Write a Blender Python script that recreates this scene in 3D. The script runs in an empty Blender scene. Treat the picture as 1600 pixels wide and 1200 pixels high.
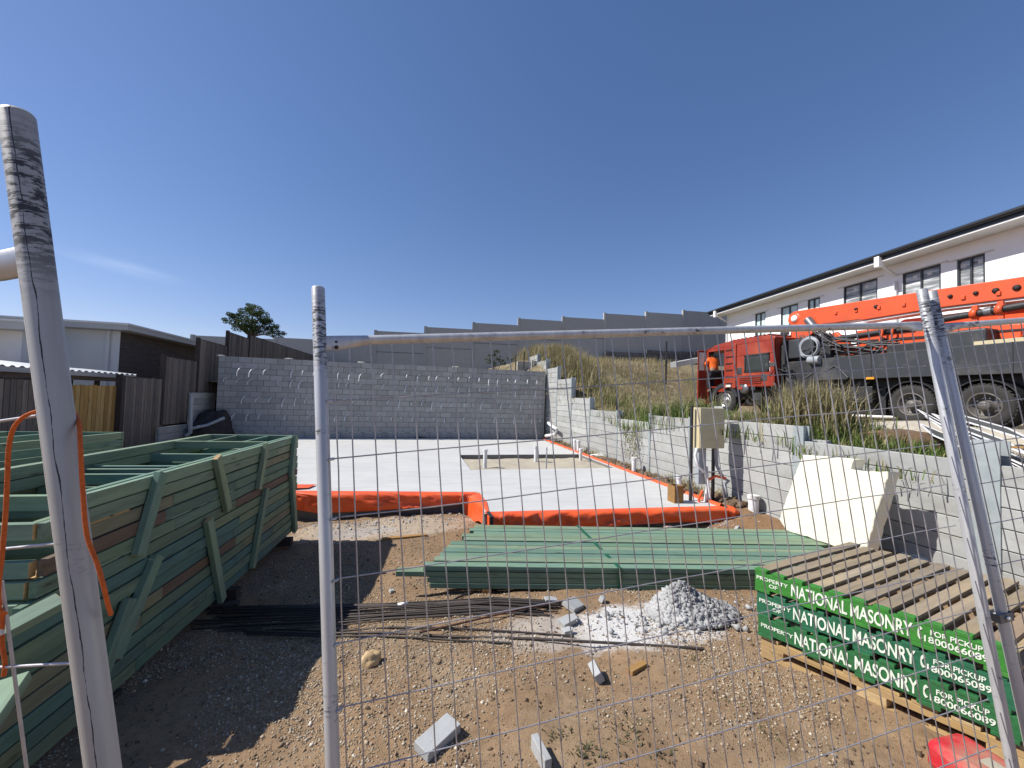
import bpy, bmesh, math, random
import numpy as np
from mathutils import Vector, Matrix, noise

random.seed(7); rng = np.random.default_rng(7)
SC = bpy.context.scene; C = SC.collection
V = Vector; PI = math.pi

# ------------------------------------------------------------------ camera
FPX, HC = 620.0, 1.75
_y, _p, _a = math.atan(155/FPX), math.atan(21/FPX), 0.03
f0 = V((math.sin(_y)*math.cos(_p), math.cos(_y)*math.cos(_p), math.sin(_p)))
_r = V((math.cos(_y), -math.sin(_y), 0)); _u = _r.cross(f0)
CR = _r*math.cos(_a)+_u*math.sin(_a); CU = _u*math.cos(_a)-_r*math.sin(_a)
CO = V((0, 0, HC))
cam = bpy.data.cameras.new('camera'); cam.sensor_width = 36; cam.lens = FPX/1600*36
cam.clip_start = 0.05; cam.clip_end = 600
co = bpy.data.objects.new('camera', cam); C.objects.link(co)
co.matrix_world = Matrix(((CR.x, CU.x, -f0.x, CO.x), (CR.y, CU.y, -f0.y, CO.y), (CR.z, CU.z, -f0.z, CO.z), (0, 0, 0, 1)))
SC.camera = co

# ------------------------------------------------------------------ sky, sun, exposure
SUN_EL, SUN_AZ = math.radians(46), V((-0.98, 0.2))      # towards the sun
world = bpy.data.worlds.new('World'); SC.world = world; world.use_nodes = True
nt = world.node_tree; nt.nodes.clear()
sky = nt.nodes.new('ShaderNodeTexSky'); sky.sky_type = 'NISHITA'; sky.sun_disc = False
sky.sun_elevation = SUN_EL; sky.sun_rotation = math.atan2(SUN_AZ.x, SUN_AZ.y)
sky.air_density = 0.9; sky.dust_density = 0.2; sky.ozone_density = 3.2; sky.altitude = 50
bg = nt.nodes.new('ShaderNodeBackground'); bg.inputs['Strength'].default_value = 0.132
wo = nt.nodes.new('ShaderNodeOutputWorld')
tint = nt.nodes.new('ShaderNodeMix'); tint.data_type = 'RGBA'; tint.blend_type = 'MULTIPLY'; tint.inputs[0].default_value = 1
tint.inputs[7].default_value = (1.17, .97, 1.04, 1)
gm_ = nt.nodes.new('ShaderNodeGamma'); gm_.inputs[1].default_value = 0.8; hs_ = nt.nodes.new('ShaderNodeHueSaturation'); hs_.inputs['Saturation'].default_value = 1.27
nt.links.new(sky.outputs[0], gm_.inputs[0]); nt.links.new(gm_.outputs[0], hs_.inputs['Color']); nt.links.new(hs_.outputs[0], tint.inputs[6])
# one faint cirrus streak low in the left sky
def _n(t, **k):
    q = nt.nodes.new(t)
    for a, v in k.items(): setattr(q, a, v)
    return q
_dir = lambda x, y: (f0+CR*((x-800)/FPX)+CU*((600-y)/FPX)).normalized()
_c, _e = _dir(195, 418), _dir(275, 438); _t = (_e-_c).normalized(); _w = _c.cross(_t).normalized()
tc = _n('ShaderNodeTexCoord'); dots = []
for vec in (_t, _w):
    d = _n('ShaderNodeVectorMath', operation='DOT_PRODUCT'); nt.links.new(tc.outputs['Generated'], d.inputs[0]); d.inputs[1].default_value = vec; dots.append(d)
cb_ = _n('ShaderNodeCombineXYZ')
for i_, (d, off, sc_) in enumerate(zip(dots, (_c.dot(_t), _c.dot(_w)), (1/.11, 1/.018))):
    m_ = _n('ShaderNodeMath', operation='MULTIPLY_ADD'); nt.links.new(d.outputs['Value'], m_.inputs[0]); m_.inputs[1].default_value = sc_; m_.inputs[2].default_value = -off*sc_; nt.links.new(m_.outputs[0], cb_.inputs[i_])
ln_ = _n('ShaderNodeVectorMath', operation='LENGTH'); nt.links.new(cb_.outputs[0], ln_.inputs[0])
nz_ = _n('ShaderNodeTexNoise'); nz_.inputs['Scale'].default_value = 1.6; nz_.inputs['Detail'].default_value = 6; nt.links.new(cb_.outputs[0], nz_.inputs['Vector'])
mr_ = _n('ShaderNodeMapRange', interpolation_type='SMOOTHSTEP'); nt.links.new(ln_.outputs['Value'], mr_.inputs[0])
for i_, v_ in enumerate((1.0, .0, 0, .13)): mr_.inputs[i_+1].default_value = v_
mu_ = _n('ShaderNodeMath', operation='MULTIPLY'); nt.links.new(mr_.outputs[0], mu_.inputs[0]); nt.links.new(nz_.outputs[0], mu_.inputs[1])
fr_ = _n('ShaderNodeVectorMath', operation='DOT_PRODUCT'); nt.links.new(tc.outputs['Generated'], fr_.inputs[0]); fr_.inputs[1].default_value = _c
gt_ = _n('ShaderNodeMath', operation='GREATER_THAN'); nt.links.new(fr_.outputs['Value'], gt_.inputs[0]); gt_.inputs[1].default_value = 0
m2_ = _n('ShaderNodeMath', operation='MULTIPLY'); nt.links.new(mu_.outputs[0], m2_.inputs[0]); nt.links.new(gt_.outputs[0], m2_.inputs[1])
cm_ = _n('ShaderNodeMix', data_type='RGBA'); nt.links.new(m2_.outputs[0], cm_.inputs[0]); nt.links.new(tint.outputs[2], cm_.inputs[6]); cm_.inputs[7].default_value = (9, 9.6, 10, 1)
nt.links.new(cm_.outputs[2], bg.inputs[0]); nt.links.new(bg.outputs[0], wo.inputs[0])
sun = bpy.data.lights.new('sun', 'SUN'); sun.energy = 5.0; sun.angle = math.radians(0.5); sun.color = (1, .965, .90)
so = bpy.data.objects.new('sun', sun); C.objects.link(so)
sd = V((SUN_AZ.x*math.cos(SUN_EL), SUN_AZ.y*math.cos(SUN_EL), math.sin(SUN_EL)))
so.rotation_mode = 'QUATERNION'; so.rotation_quaternion = sd.to_track_quat('Z', 'Y')
SC.view_settings.view_transform = 'Standard'; SC.view_settings.look = 'None'
SC.view_settings.exposure = 0.36; SC.view_settings.gamma = 1; SC.view_settings.use_curve_mapping = False
SC.cycles.max_bounces = 6

# ------------------------------------------------------------------ measuring helpers (a view ray meets a plane)
def ray(x, y): return f0+CR*((x-800)/FPX)+CU*((600-y)/FPX)
def D(x, y, d): return CO+ray(x, y)*d
def G(x, y, z): r = ray(x, y); return CO+r*((z-HC)/r.z)
def PX(x, y, X): r = ray(x, y); return CO+r*(X/r.x)
def PY(x, y, Y): r = ray(x, y); return CO+r*(Y/r.y)
def PP(x, y, P, n): r = ray(x, y); return CO+r*((P-CO).dot(n)/r.dot(n))
def ss(a, b, x):
    t = np.clip((x-a)/(b-a), 0, 1); return t*t*(3-2*t)
def gz(x, y):
    return (.1*np.clip(x, -4, .6)*(1-ss(1.5, 6, y)) - .3*ss(1.5, 5.5, y) + .03*np.clip(x, -3, 3)*ss(3, 6, y)
            + .2*ss(4.2, 5.4, x)*ss(1, 3, y))
def Gg(x, y):
    z = -.1
    for _ in range(12):
        p = G(x, y, z); z = float(gz(p.x, p.y))
    return G(x, y, z)
def vnoise(x, y, s, seed=0):
    x = np.asarray(x)/s; y = np.asarray(y)/s
    xi = np.floor(x).astype(np.int64); yi = np.floor(y).astype(np.int64); fx = x-xi; fy = y-yi
    def h(a, b):
        n = (a*374761393+b*668265263+seed*974711) & 0x7fffffff
        n = ((n ^ (n >> 13))*1274126177) & 0x7fffffff
        return ((n ^ (n >> 16)) & 0xffff)/65535.0
    fx = fx*fx*(3-2*fx); fy = fy*fy*(3-2*fy)
    return (h(xi, yi)*(1-fx)+h(xi+1, yi)*fx)*(1-fy)+(h(xi, yi+1)*(1-fx)+h(xi+1, yi+1)*fx)*fy-.5

# ------------------------------------------------------------------ materials
def newmat(name):
    m = bpy.data.materials.new(name); m.use_nodes = True
    n = m.node_tree; n.nodes.clear()
    o = n.nodes.new('ShaderNodeOutputMaterial'); b = n.nodes.new('ShaderNodeBsdfPrincipled')
    n.links.new(b.outputs[0], o.inputs[0]); return m, n, b
def N(n, t, **k):
    q = n.nodes.new(t)
    for a, v in k.items():
        if a.startswith('i_'): q.inputs[int(a[2:]) if a[2:].isdigit() else a[2:]].default_value = v
        else: setattr(q, a, v)
    return q
def coords(n, stretch=(1, 1, 1), rnd=True):
    tc = N(n, 'ShaderNodeTexCoord'); oi = N(n, 'ShaderNodeObjectInfo')
    mu = N(n, 'ShaderNodeMath', operation='MULTIPLY', i_1=53.0 if rnd else 0.0); n.links.new(oi.outputs['Random'], mu.inputs[0])
    ad = N(n, 'ShaderNodeVectorMath', operation='ADD'); n.links.new(tc.outputs['Object'], ad.inputs[0]); n.links.new(mu.outputs[0], ad.inputs[1])
    mp = N(n, 'ShaderNodeMapping'); mp.inputs['Scale'].default_value = stretch
    n.links.new(ad.outputs[0], mp.inputs[0]); return mp.outputs[0], oi.outputs['Random'], tc.outputs['Object']
def noise_n(n, vec, scale, detail=5, rough=.6):
    q = N(n, 'ShaderNodeTexNoise'); q.inputs['Scale'].default_value = scale; q.inputs['Detail'].default_value = detail
    q.inputs['Roughness'].default_value = rough; n.links.new(vec, q.inputs['Vector']); return q.outputs[0]
def ramp(n, fac, stops):
    r = N(n, 'ShaderNodeValToRGB'); e = r.color_ramp.elements
    while len(e) < len(stops): e.new(.5)
    for i, (p, c) in enumerate(stops):
        e[i].position = p; e[i].color = (c[0], c[1], c[2], 1) if hasattr(c, '__len__') else (c, c, c, 1)
    n.links.new(fac, r.inputs[0]); return r.outputs[0]
def mix(n, fac, a, b, mode='MIX'):
    q = N(n, 'ShaderNodeMix', data_type='RGBA', blend_type=mode)
    for s, x in ((0, fac), (6, a), (7, b)):
        if isinstance(x, (int, float)): q.inputs[s].default_value = x
        elif isinstance(x, tuple): q.inputs[s].default_value = (x[0], x[1], x[2], 1)
        else: n.links.new(x, q.inputs[s])
    return q.outputs[2]
def vary(n, col, rnd, amt, hue=0):
    mr = N(n, 'ShaderNodeMapRange'); mr.inputs[3].default_value = 1-amt; mr.inputs[4].default_value = 1+amt
    n.links.new(rnd, mr.inputs[0])
    h = N(n, 'ShaderNodeHueSaturation'); n.links.new(mr.outputs[0], h.inputs['Value']); n.links.new(col, h.inputs['Color'])
    return h.outputs[0]
def bump(n, b, hgt, strength, dist=.01):
    q = N(n, 'ShaderNodeBump'); q.inputs['Strength'].default_value = strength; q.inputs['Distance'].default_value = dist
    n.links.new(hgt, q.inputs['Height']); n.links.new(q.outputs[0], b.inputs['Normal'])
def simple(name, c1, c2=None, scale=6, rough=.7, metal=0, bmp=0, bscale=60, rnd=0, stretch=(1, 1, 1), dirt=None, spots=None, bdist=.004):
    m, n, b = newmat(name); vec, r, oc = coords(n, stretch)
    c2 = c2 or tuple(x*.8 for x in c1)
    col = ramp(n, noise_n(n, vec, scale), [(.3, c1), (.7, c2)])
    if dirt: col = mix(n, ramp(n, noise_n(n, vec, scale*.35, 6, .7), [(.5, 0), (.68, 1)]), col, dirt)
    if spots: col = mix(n, ramp(n, noise_n(n, vec, scale*9, 2), [(.62, 0), (.7, 1)]), col, spots)
    if rnd: col = vary(n, col, r, rnd)
    n.links.new(col, b.inputs['Base Color'])
    b.inputs['Roughness'].default_value = rough; b.inputs['Metallic'].default_value = metal
    if bmp: bump(n, b, noise_n(n, vec, bscale, 4), bmp, bdist)
    return m
def wood(name, palette, rough=.75, knots=True, bmp=.25, gscale=9):
    m, n, b = newmat(name); vec, r, oc = coords(n, (1.2, gscale, gscale))
    base = N(n, 'ShaderNodeValToRGB'); base.color_ramp.interpolation = 'CONSTANT'; e = base.color_ramp.elements
    while len(e) < len(palette): e.new(.5)
    for i, c in enumerate(palette): e[i].position = i/len(palette); e[i].color = (*c, 1)
    n.links.new(r, base.inputs[0])
    g = noise_n(n, vec, 4, 6, .65)
    col = mix(n, 1.0, base.outputs[0], ramp(n, g, [(.25, .72), (.55, 1.0), (.8, 1.18)]), 'MULTIPLY')
    v2, _, _ = coords(n, (.8, 2, 2))
    col = mix(n, ramp(n, noise_n(n, v2, 2.2, 3), [(.45, 0), (.7, .45)]), col, mix(n, 1.0, base.outputs[0], (1.25, 1.15, .8), 'MULTIPLY'))
    v5, _, _ = coords(n, (.5, 16, 16)); col = mix(n, ramp(n, noise_n(n, v5, 1.4, 4, .7), [(.55, 0), (.7, .5)]), col, (.06, .05, .035))
    if knots:
        v3, _, _ = coords(n, (2.6, 11, 11))
        vo = N(n, 'ShaderNodeTexVoronoi'); vo.inputs['Scale'].default_value = 1.0; n.links.new(v3, vo.inputs['Vector'])
        col = mix(n, mix(n, 1.0, ramp(n, vo.outputs['Distance'], [(.05, .8), (.2, 0)]), ramp(n, noise_n(n, v3, 3.0, 3), [(.4, 0), (.6, 1)]), 'MULTIPLY'), col, (.035, .022, .012))
    n.links.new(col, b.inputs['Base Color']); b.inputs['Roughness'].default_value = rough
    b.inputs['Specular IOR Level'].default_value = .25
    bump(n, b, g, bmp, .003); return m

MT = {}
MT['green_shaded'] = wood('treated_green_shaded', [(.115, .19, .135), (.16, .21, .135), (.10, .18, .145), (.165, .185, .12), (.125, .20, .15), (.185, .19, .125), (.085, .165, .15), (.135, .10, .075), (.14, .21, .15), (.12, .175, .125), (.10, .16, .125)])  # darkened tone, carries the shade on the stack sides in its colour
MT['green_lit'] = wood('treated_green_lit', [(.17, .255, .185), (.21, .27, .185), (.15, .24, .185), (.18, .265, .20), (.195, .28, .205), (.17, .235, .17)])  # same timber without brown boards, paled to carry sunlight on the top frames
MT['pack_wood'] = wood('treated_pack_timber', [(.15, .235, .165), (.19, .255, .175), (.13, .215, .165), (.17, .24, .16), (.235, .265, .165), (.155, .25, .185), (.12, .205, .155), (.175, .20, .14)])
MT['end_wood'] = simple('sawn_pine_end', (.50, .33, .15), (.36, .22, .09), 30, .8, rnd=.25)
MT['pine'] = wood('raw_pine', [(.46, .32, .16), (.40, .27, .13), (.50, .36, .19)], knots=False)
MT['grey_slat'] = wood('weathered_slat', [(.34, .27, .185), (.28, .225, .155), (.40, .32, .22), (.25, .205, .15), (.35, .29, .205), (.31, .225, .15)])
MT['paling'] = wood('weathered_paling', [(.17, .145, .125), (.13, .11, .10), (.20, .17, .145), (.15, .125, .105), (.185, .155, .14), (.11, .095, .085)], knots=True, gscale=5)
MT['brown_paling'] = wood('fresh_paling', [(.30, .185, .06), (.24, .145, .045), (.36, .235, .09), (.19, .11, .035)], gscale=5)
MT['dark_post'] = simple('dark_post', (.05, .035, .028), (.03, .022, .018), 8, .85)
MT['brown_offcut'] = wood('brown_offcut', [(.33, .19, .07), (.27, .15, .055)])

def pallet_paint(name, c1, c2):
    m, n, b = newmat(name); vec, r, oc = coords(n, (3, 10, 10))
    g = noise_n(n, vec, 4, 6, .7)
    col = ramp(n, g, [(.3, c1), (.65, c2)])
    col = mix(n, ramp(n, noise_n(n, vec, 2.1, 6, .75), [(.6, 0), (.75, .7)]), col, (.20, .17, .11))
    n.links.new(col, b.inputs['Base Color']); b.inputs['Roughness'].default_value = .55; bump(n, b, g, .25, .003); return m
MT['paint_a'] = pallet_paint('bright_green_paint', (.045, .25, .03), (.03, .17, .025))
MT['paint_b'] = pallet_paint('blue_green_paint', (.02, .15, .07), (.014, .10, .05))
MT['paint_c'] = pallet_paint('mid_green_paint', (.025, .16, .05), (.02, .11, .035))
MT['letter'] = simple('stencil_white', (.80, .84, .74), (.58, .66, .52), 25, .7)
MT['black_print'] = simple('black_print', (.02, .018, .018), None, 20, .8)

def galv_mat(name, c1, c2, scuff=1.0, seam=None, rough=.38, metal=.55):
    m, n, b = newmat(name); vec, r, oc = coords(n, (14, 14, 1.2))
    col = ramp(n, noise_n(n, vec, 3.0, 5, .6), [(.3, c1), (.7, c2)])
    sx = N(n, 'ShaderNodeSeparateXYZ'); n.links.new(oc, sx.inputs[0])
    v2, _, _ = coords(n, (26, 26, 80)); sc = noise_n(n, v2, 1.3, 5, .72)
    v3, _, _ = coords(n, (1, 1, 1)); big = noise_n(n, v3, 9.0, 3)
    mk = mix(n, 1.0, ramp(n, sc, [(.52, 0), (.6, 1)]), ramp(n, big, [(.54, 0), (.66, 1)]), 'MULTIPLY')
    # rub band where clamps have been shifted up and down the top of the tube
    bd = N(n, 'ShaderNodeMapRange'); n.links.new(sx.outputs[2], bd.inputs[0])
    for i, v in enumerate((-.27, -.17, 0, 1)): bd.inputs[i+1].default_value = v
    bd2 = N(n, 'ShaderNodeMapRange'); n.links.new(sx.outputs[2], bd2.inputs[0])
    for i, v in enumerate((-.0, -.07, 0, 1)): bd2.inputs[i+1].default_value = v
    bm = N(n, 'ShaderNodeMath', operation='MULTIPLY'); n.links.new(bd.outputs[0], bm.inputs[0]); n.links.new(bd2.outputs[0], bm.inputs[1])
    v4, _, _ = coords(n, (30, 30, 120)); s4 = ramp(n, noise_n(n, v4, 1.2, 5, .75), [(.47, 0), (.54, 1)])
    band = mix(n, 1.0, s4, bm.outputs[0], 'MULTIPLY')
    mk = mix(n, 1.0, mk, band, 'LIGHTEN')
    if seam:
        wob = N(n, 'ShaderNodeTexNoise'); wob.inputs['Scale'].default_value = 9; wob.inputs['Detail'].default_value = 6
        mpz = N(n, 'ShaderNodeMapping'); mpz.inputs['Scale'].default_value = (0, 0, 1); n.links.new(oc, mpz.inputs[0]); n.links.new(mpz.outputs[0], wob.inputs['Vector'])
        for off, wid in ((seam, .0006), (-seam*.75, .00035)):
            a = N(n, 'ShaderNodeMath', operation='MULTIPLY_ADD', i_1=.010, i_2=-off-.005); n.links.new(wob.outputs[0], a.inputs[0])
            s = N(n, 'ShaderNodeMath', operation='ADD'); n.links.new(sx.outputs[0], s.inputs[0]); n.links.new(a.outputs[0], s.inputs[1])
            ab = N(n, 'ShaderNodeMath', operation='ABSOLUTE'); n.links.new(s.outputs[0], ab.inputs[0])
            lt = N(n, 'ShaderNodeMath', operation='LESS_THAN'); n.links.new(ab.outputs[0], lt.inputs[0])
            w = N(n, 'ShaderNodeMath', operation='MULTIPLY_ADD', i_1=wid*5.5, i_2=-wid*2.0); n.links.new(noise_n(n, mpz.outputs[0], 17, 4, .7), w.inputs[0])
            n.links.new(w.outputs[0], lt.inputs[1])
            mk = mix(n, 1.0, mk, lt.outputs[0], 'LIGHTEN')
    col = mix(n, mk, col, (.05, .05, .06)); n.links.new(col, b.inputs['Base Color'])
    mr = N(n, 'ShaderNodeMapRange'); n.links.new(mk, mr.inputs[0]); mr.inputs[3].default_value = rough; mr.inputs[4].default_value = .8
    n.links.new(mr.outputs[0], b.inputs['Roughness']); b.inputs['Metallic'].default_value = metal
    bump(n, b, sc, .06, .001); return m
MT['galv'] = galv_mat('galvanised_tube', (.56, .56, .565), (.40, .40, .41), metal=.38)
MT['galv_seam'] = galv_mat('galvanised_tube_seamed', (.44, .425, .40), (.32, .31, .295), seam=.009, rough=.5, metal=.25)
MT['wire'] = simple('galvanised_wire', (.46, .44, .45), (.33, .32, .34), 40, .42, .55)
MT['clamp'] = simple('clamp_steel', (.12, .12, .13), (.2, .2, .21), 40, .5, .7)
MT['galv_post'] = simple('galvanised_beam', (.44, .48, .48), (.34, .38, .39), 7, .45, .35, bmp=.1)

def concrete(name, c1, c2, stain=(.16, .14, .10), streak=.5, rnd=.12, bmp=.35):
    m, n, b = newmat(name); vec, r, oc = coords(n)
    col = ramp(n, noise_n(n, vec, 3.5, 8, .65), [(.3, c1), (.7, c2)])
    v2, _, _ = coords(n, (1, 1, 3)); col = mix(n, ramp(n, noise_n(n, v2, 1.3, 7, .7), [(.5, 0), (.75, streak)]), col, stain)
    col = mix(n, ramp(n, noise_n(n, vec, 90, 2), [(.66, 0), (.72, .6)]), col, tuple(x*.45 for x in c1))
    if rnd: col = vary(n, col, r, rnd)
    n.links.new(col, b.inputs['Base Color']); b.inputs['Roughness'].default_value = .9; b.inputs['Specular IOR Level'].default_value = .2
    bump(n, b, noise_n(n, vec, 35, 6), bmp, .004); return m
MT['sleeper'] = concrete('sleeper_concrete', (.40, .405, .39), (.31, .315, .305), (.20, .175, .125), .55)
MT['block'] = concrete('block_concrete', (.36, .355, .345), (.30, .295, .285), (.24, .235, .23), .5, .13)
MT['mortar'] = concrete('mortar', (.14, .14, .14), (.11, .11, .11), (.3, .3, .3), .2, 0)
MT['mortar_light'] = concrete('light_mortar', (.55, .53, .49), (.40, .39, .36), (.3, .3, .3), .2, 0)
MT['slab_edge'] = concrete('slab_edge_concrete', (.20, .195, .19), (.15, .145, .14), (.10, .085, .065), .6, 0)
MT['aac'] = concrete('pale_block_concrete', (.42, .425, .42), (.33, .335, .33), (.26, .25, .225), .55, .1)
MT['rubble'] = concrete('cement_rubble', (.46, .455, .445), (.24, .24, .24), (.33, .32, .31), .4, 0)
MT['precast'] = concrete('precast_grey', (.37, .37, .365), (.34, .34, .335), (.31, .31, .30), .4, .05, .1)
MT['stone_base'] = concrete('dark_stone', (.16, .16, .17), (.08, .08, .085), (.05, .05, .05), .7, .1)

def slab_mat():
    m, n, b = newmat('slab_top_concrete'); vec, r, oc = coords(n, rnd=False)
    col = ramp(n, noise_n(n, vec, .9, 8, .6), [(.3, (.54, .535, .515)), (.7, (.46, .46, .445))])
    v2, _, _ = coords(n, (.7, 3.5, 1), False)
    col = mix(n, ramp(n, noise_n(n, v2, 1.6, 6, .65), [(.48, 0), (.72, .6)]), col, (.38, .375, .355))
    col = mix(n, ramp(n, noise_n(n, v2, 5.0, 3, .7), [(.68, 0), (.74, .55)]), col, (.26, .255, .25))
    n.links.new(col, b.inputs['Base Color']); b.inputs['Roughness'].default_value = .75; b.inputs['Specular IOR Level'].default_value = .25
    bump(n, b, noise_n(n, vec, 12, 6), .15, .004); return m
MT['slab'] = slab_mat()
MT['sand'] = concrete('bedding_sand', (.44, .39, .30), (.37, .33, .26), (.2, .17, .13), .5, 0)

def ground_mat():
    m, n, b = newmat('site_dirt'); vec, r, oc = coords(n, rnd=False)
    big = noise_n(n, vec, .55, 6, .6)
    col = ramp(n, big, [(.35, (.28, .185, .106)), (.52, (.225, .148, .086)), (.68, (.31, .23, .145))])
    fine = noise_n(n, vec, 16, 8, .75)
    col = mix(n, 1.0, col, ramp(n, fine, [(.25, .62), (.5, 1.0), (.75, 1.28)]), 'MULTIPLY')
    col = mix(n, ramp(n, noise_n(n, vec, 2.3, 5, .7), [(.52, 0), (.7, .5)]), col, (.20, .155, .115))
    vo = N(n, 'ShaderNodeTexVoronoi'); vo.inputs['Scale'].default_value = 75; n.links.new(vec, vo.inputs['Vector'])
    peb = ramp(n, vo.outputs['Distance'], [(.12, 1), (.3, 0)])
    pm = mix(n, 1.0, peb, ramp(n, noise_n(n, vec, 7, 4), [(.5, 0), (.65, .8)]), 'MULTIPLY')
    col = mix(n, pm, col, mix(n, .75, vo.outputs['Color'], (.42, .37, .30)))
    # dry cement powder spilt round the rubble heap
    def spill(cx, cy, rx, ry, amt):
        mp = N(n, 'ShaderNodeMapping'); mp.vector_type = 'POINT'
        mp.inputs['Location'].default_value = (-cx/rx, -cy/ry, 0); mp.inputs['Scale'].default_value = (1/rx, 1/ry, 0); n.links.new(oc, mp.inputs[0])
        ln = N(n, 'ShaderNodeVectorMath', operation='LENGTH'); n.links.new(mp.outputs[0], ln.inputs[0])
        ad = N(n, 'ShaderNodeMath', operation='MULTIPLY_ADD', i_1=1.5, i_2=-.75); n.links.new(noise_n(n, vec, 3.2, 8, .75), ad.inputs[0])
        sm = N(n, 'ShaderNodeMath', operation='ADD'); n.links.new(ln.outputs['Value'], sm.inputs[0]); n.links.new(ad.outputs[0], sm.inputs[1])
        return ramp(n, sm.outputs[0], [(.72, amt), (1.0, 0)])
    a = Gg(1010, 975)
    col = mix(n, spill(a.x, a.y, .75, .42, .92), col, (.56, .55, .53))
    a = Gg(850, 985); col = mix(n, spill(a.x, a.y, .5, .3, .55), col, (.48, .45, .41))
    a = Gg(590, 828); col = mix(n, spill(a.x, a.y, 1.6, .45, .7), col, (.42, .35, .27))
    a = Gg(560, 832); col = mix(n, spill(a.x, a.y, .7, .2, .55), col, (.34, .33, .32))
    a = Gg(1250, 850); col = mix(n, spill(a.x, a.y+.3, .8, 1.2, .8), col, (.20, .115, .06))
    n.links.new(col, b.inputs['Base Color']); b.inputs['Roughness'].default_value = .95; b.inputs['Specular IOR Level'].default_value = .15
    h = mix(n, .4, fine, peb); bump(n, b, h, .8, .012); return m
MT['ground'] = ground_mat()
def bank_mat():
    m, n, b = newmat('grassy_bank'); vec, r, oc = coords(n, rnd=False)
    col = ramp(n, noise_n(n, vec, .7, 7, .65), [(.35, (.26, .21, .11)), (.5, (.20, .15, .085)), (.66, (.13, .13, .05))])
    col = mix(n, 1.0, col, ramp(n, noise_n(n, vec, 11, 8, .75), [(.25, .5), (.75, 1.35)]), 'MULTIPLY')
    col = mix(n, ramp(n, noise_n(n, vec, 1.5, 6, .7), [(.58, 0), (.68, .8)]), col, (.42, .37, .28))
    n.links.new(col, b.inputs['Base Color']); b.inputs['Roughness'].default_value = .95
    bump(n, b, noise_n(n, vec, 14, 7, .7), .9, .05); return m
MT['bank'] = bank_mat()
MT['brown_soil'] = simple('brown_soil', (.17, .10, .055), (.09, .06, .035), 6, .95, bmp=.8, bscale=25, bdist=.03, dirt=(.25, .17, .1))
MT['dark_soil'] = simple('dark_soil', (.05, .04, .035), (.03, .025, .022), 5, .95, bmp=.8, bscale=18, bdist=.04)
MT['pale_soil'] = simple('pale_road_base', (.45, .40, .32), (.34, .30, .24), 6, .95, bmp=.8, bscale=25, bdist=.03)

def plastic_mat():
    m, n, b = newmat('orange_membrane'); vec, r, oc = coords(n)
    col = ramp(n, noise_n(n, vec, 3, 5), [(.3, (.80, .115, .025)), (.7, (.70, .085, .018))])
    col = mix(n, ramp(n, noise_n(n, vec, 5, 7, .7), [(.52, 0), (.75, .55)]), col, (.50, .20, .10))
    n.links.new(col, b.inputs['Base Color']); b.inputs['Roughness'].default_value = .42
    b.inputs['Subsurface Weight'].default_value = .0
    bump(n, b, noise_n(n, vec, 9, 3), .25, .02); return m
MT['membrane'] = plastic_mat()
MT['pvc'] = simple('white_pvc', (.74, .75, .76), (.66, .67, .68), 8, .4, dirt=(.5, .47, .42))
MT['grey_pvc'] = simple('grey_pvc', (.34, .36, .38), (.28, .30, .32), 8, .45)
MT['rubber'] = simple('tyre_rubber', (.022, .021, .02), (.036, .033, .03), 14, .85, bmp=.2)
MT['black'] = simple('black_steel', (.018, .018, .02), (.03, .03, .032), 8, .5, dirt=(.05, .045, .04))
MT['charcoal'] = simple('charcoal_paint', (.034, .037, .042), (.028, .031, .035), 3, .5, dirt=(.085, .08, .075))
MT['orange'] = simple('boom_orange', (.72, .10, .025), (.62, .08, .02), 2.2, .42, dirt=(.52, .085, .03))
MT['cab_red'] = simple('cab_orange_red', (.30, .036, .018), (.24, .028, .014), 2.2, .38, dirt=(.36, .07, .035))
MT['hole'] = simple('bolt_dark', (.025, .012, .01), None, 10, .7)
MT['rim'] = simple('rim_alloy', (.62, .62, .63), (.42, .42, .43), 14, .35, .7, dirt=(.2, .17, .14))
MT['rim_dark'] = simple('rim_dusty', (.16, .145, .13), (.10, .09, .08), 14, .6, .3)
MT['steel'] = simple('hydraulic_steel', (.22, .22, .23), (.15, .15, .16), 8, .4, .5)
MT['amber'] = simple('amber_lamp', (.85, .35, .03), None, 8, .3)
MT['red_lamp'] = simple('red_lamp', (.5, .02, .02), None, 8, .3)
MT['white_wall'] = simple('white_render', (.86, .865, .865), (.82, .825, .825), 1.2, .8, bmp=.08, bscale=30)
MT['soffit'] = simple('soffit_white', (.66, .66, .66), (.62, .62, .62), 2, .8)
MT['black_fascia'] = simple('black_fascia', (.016, .018, .022), (.022, .024, .028), 3, .35)
MT['frame_dark'] = simple('window_frame_dark', (.04, .045, .05), None, 4, .4)
MT['foam'] = simple('cream_foam', (.76, .72, .58), (.68, .645, .51), 5, .9, bmp=.5, bscale=55, spots=(.60, .56, .42), bdist=.006)
MT['box_beige'] = simple('beige_enamel', (.56, .48, .30), (.50, .43, .27), 3, .45)
MT['rope'] = simple('orange_rope', (.62, .13, .015), (.45, .08, .01), 160, .8, bmp=.6, bscale=300)
MT['red_plastic'] = simple('red_plastic', (.55, .02, .035), (.46, .02, .03), 5, .4, dirt=(.36, .22, .15))
MT['rebar'] = simple('rebar_rust', (.075, .058, .048), (.05, .042, .038), 20, .6, .35, rnd=.4)
MT['rust'] = simple('rusty_bar', (.13, .055, .035), (.08, .04, .03), 20, .7, .2)
MT['strap'] = simple('green_strap', (.01, .10, .045), None, 10, .4)
MT['black_plastic'] = simple('black_plastic', (.02, .02, .022), (.035, .035, .035), 10, .45)
MT['paper'] = simple('white_scrap', (.68, .67, .64), (.55, .54, .5), 8, .8)
MT['brick_red'] = simple('pink_brick', (.46, .33, .26), (.38, .27, .21), 15, .9, bmp=.3)
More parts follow.
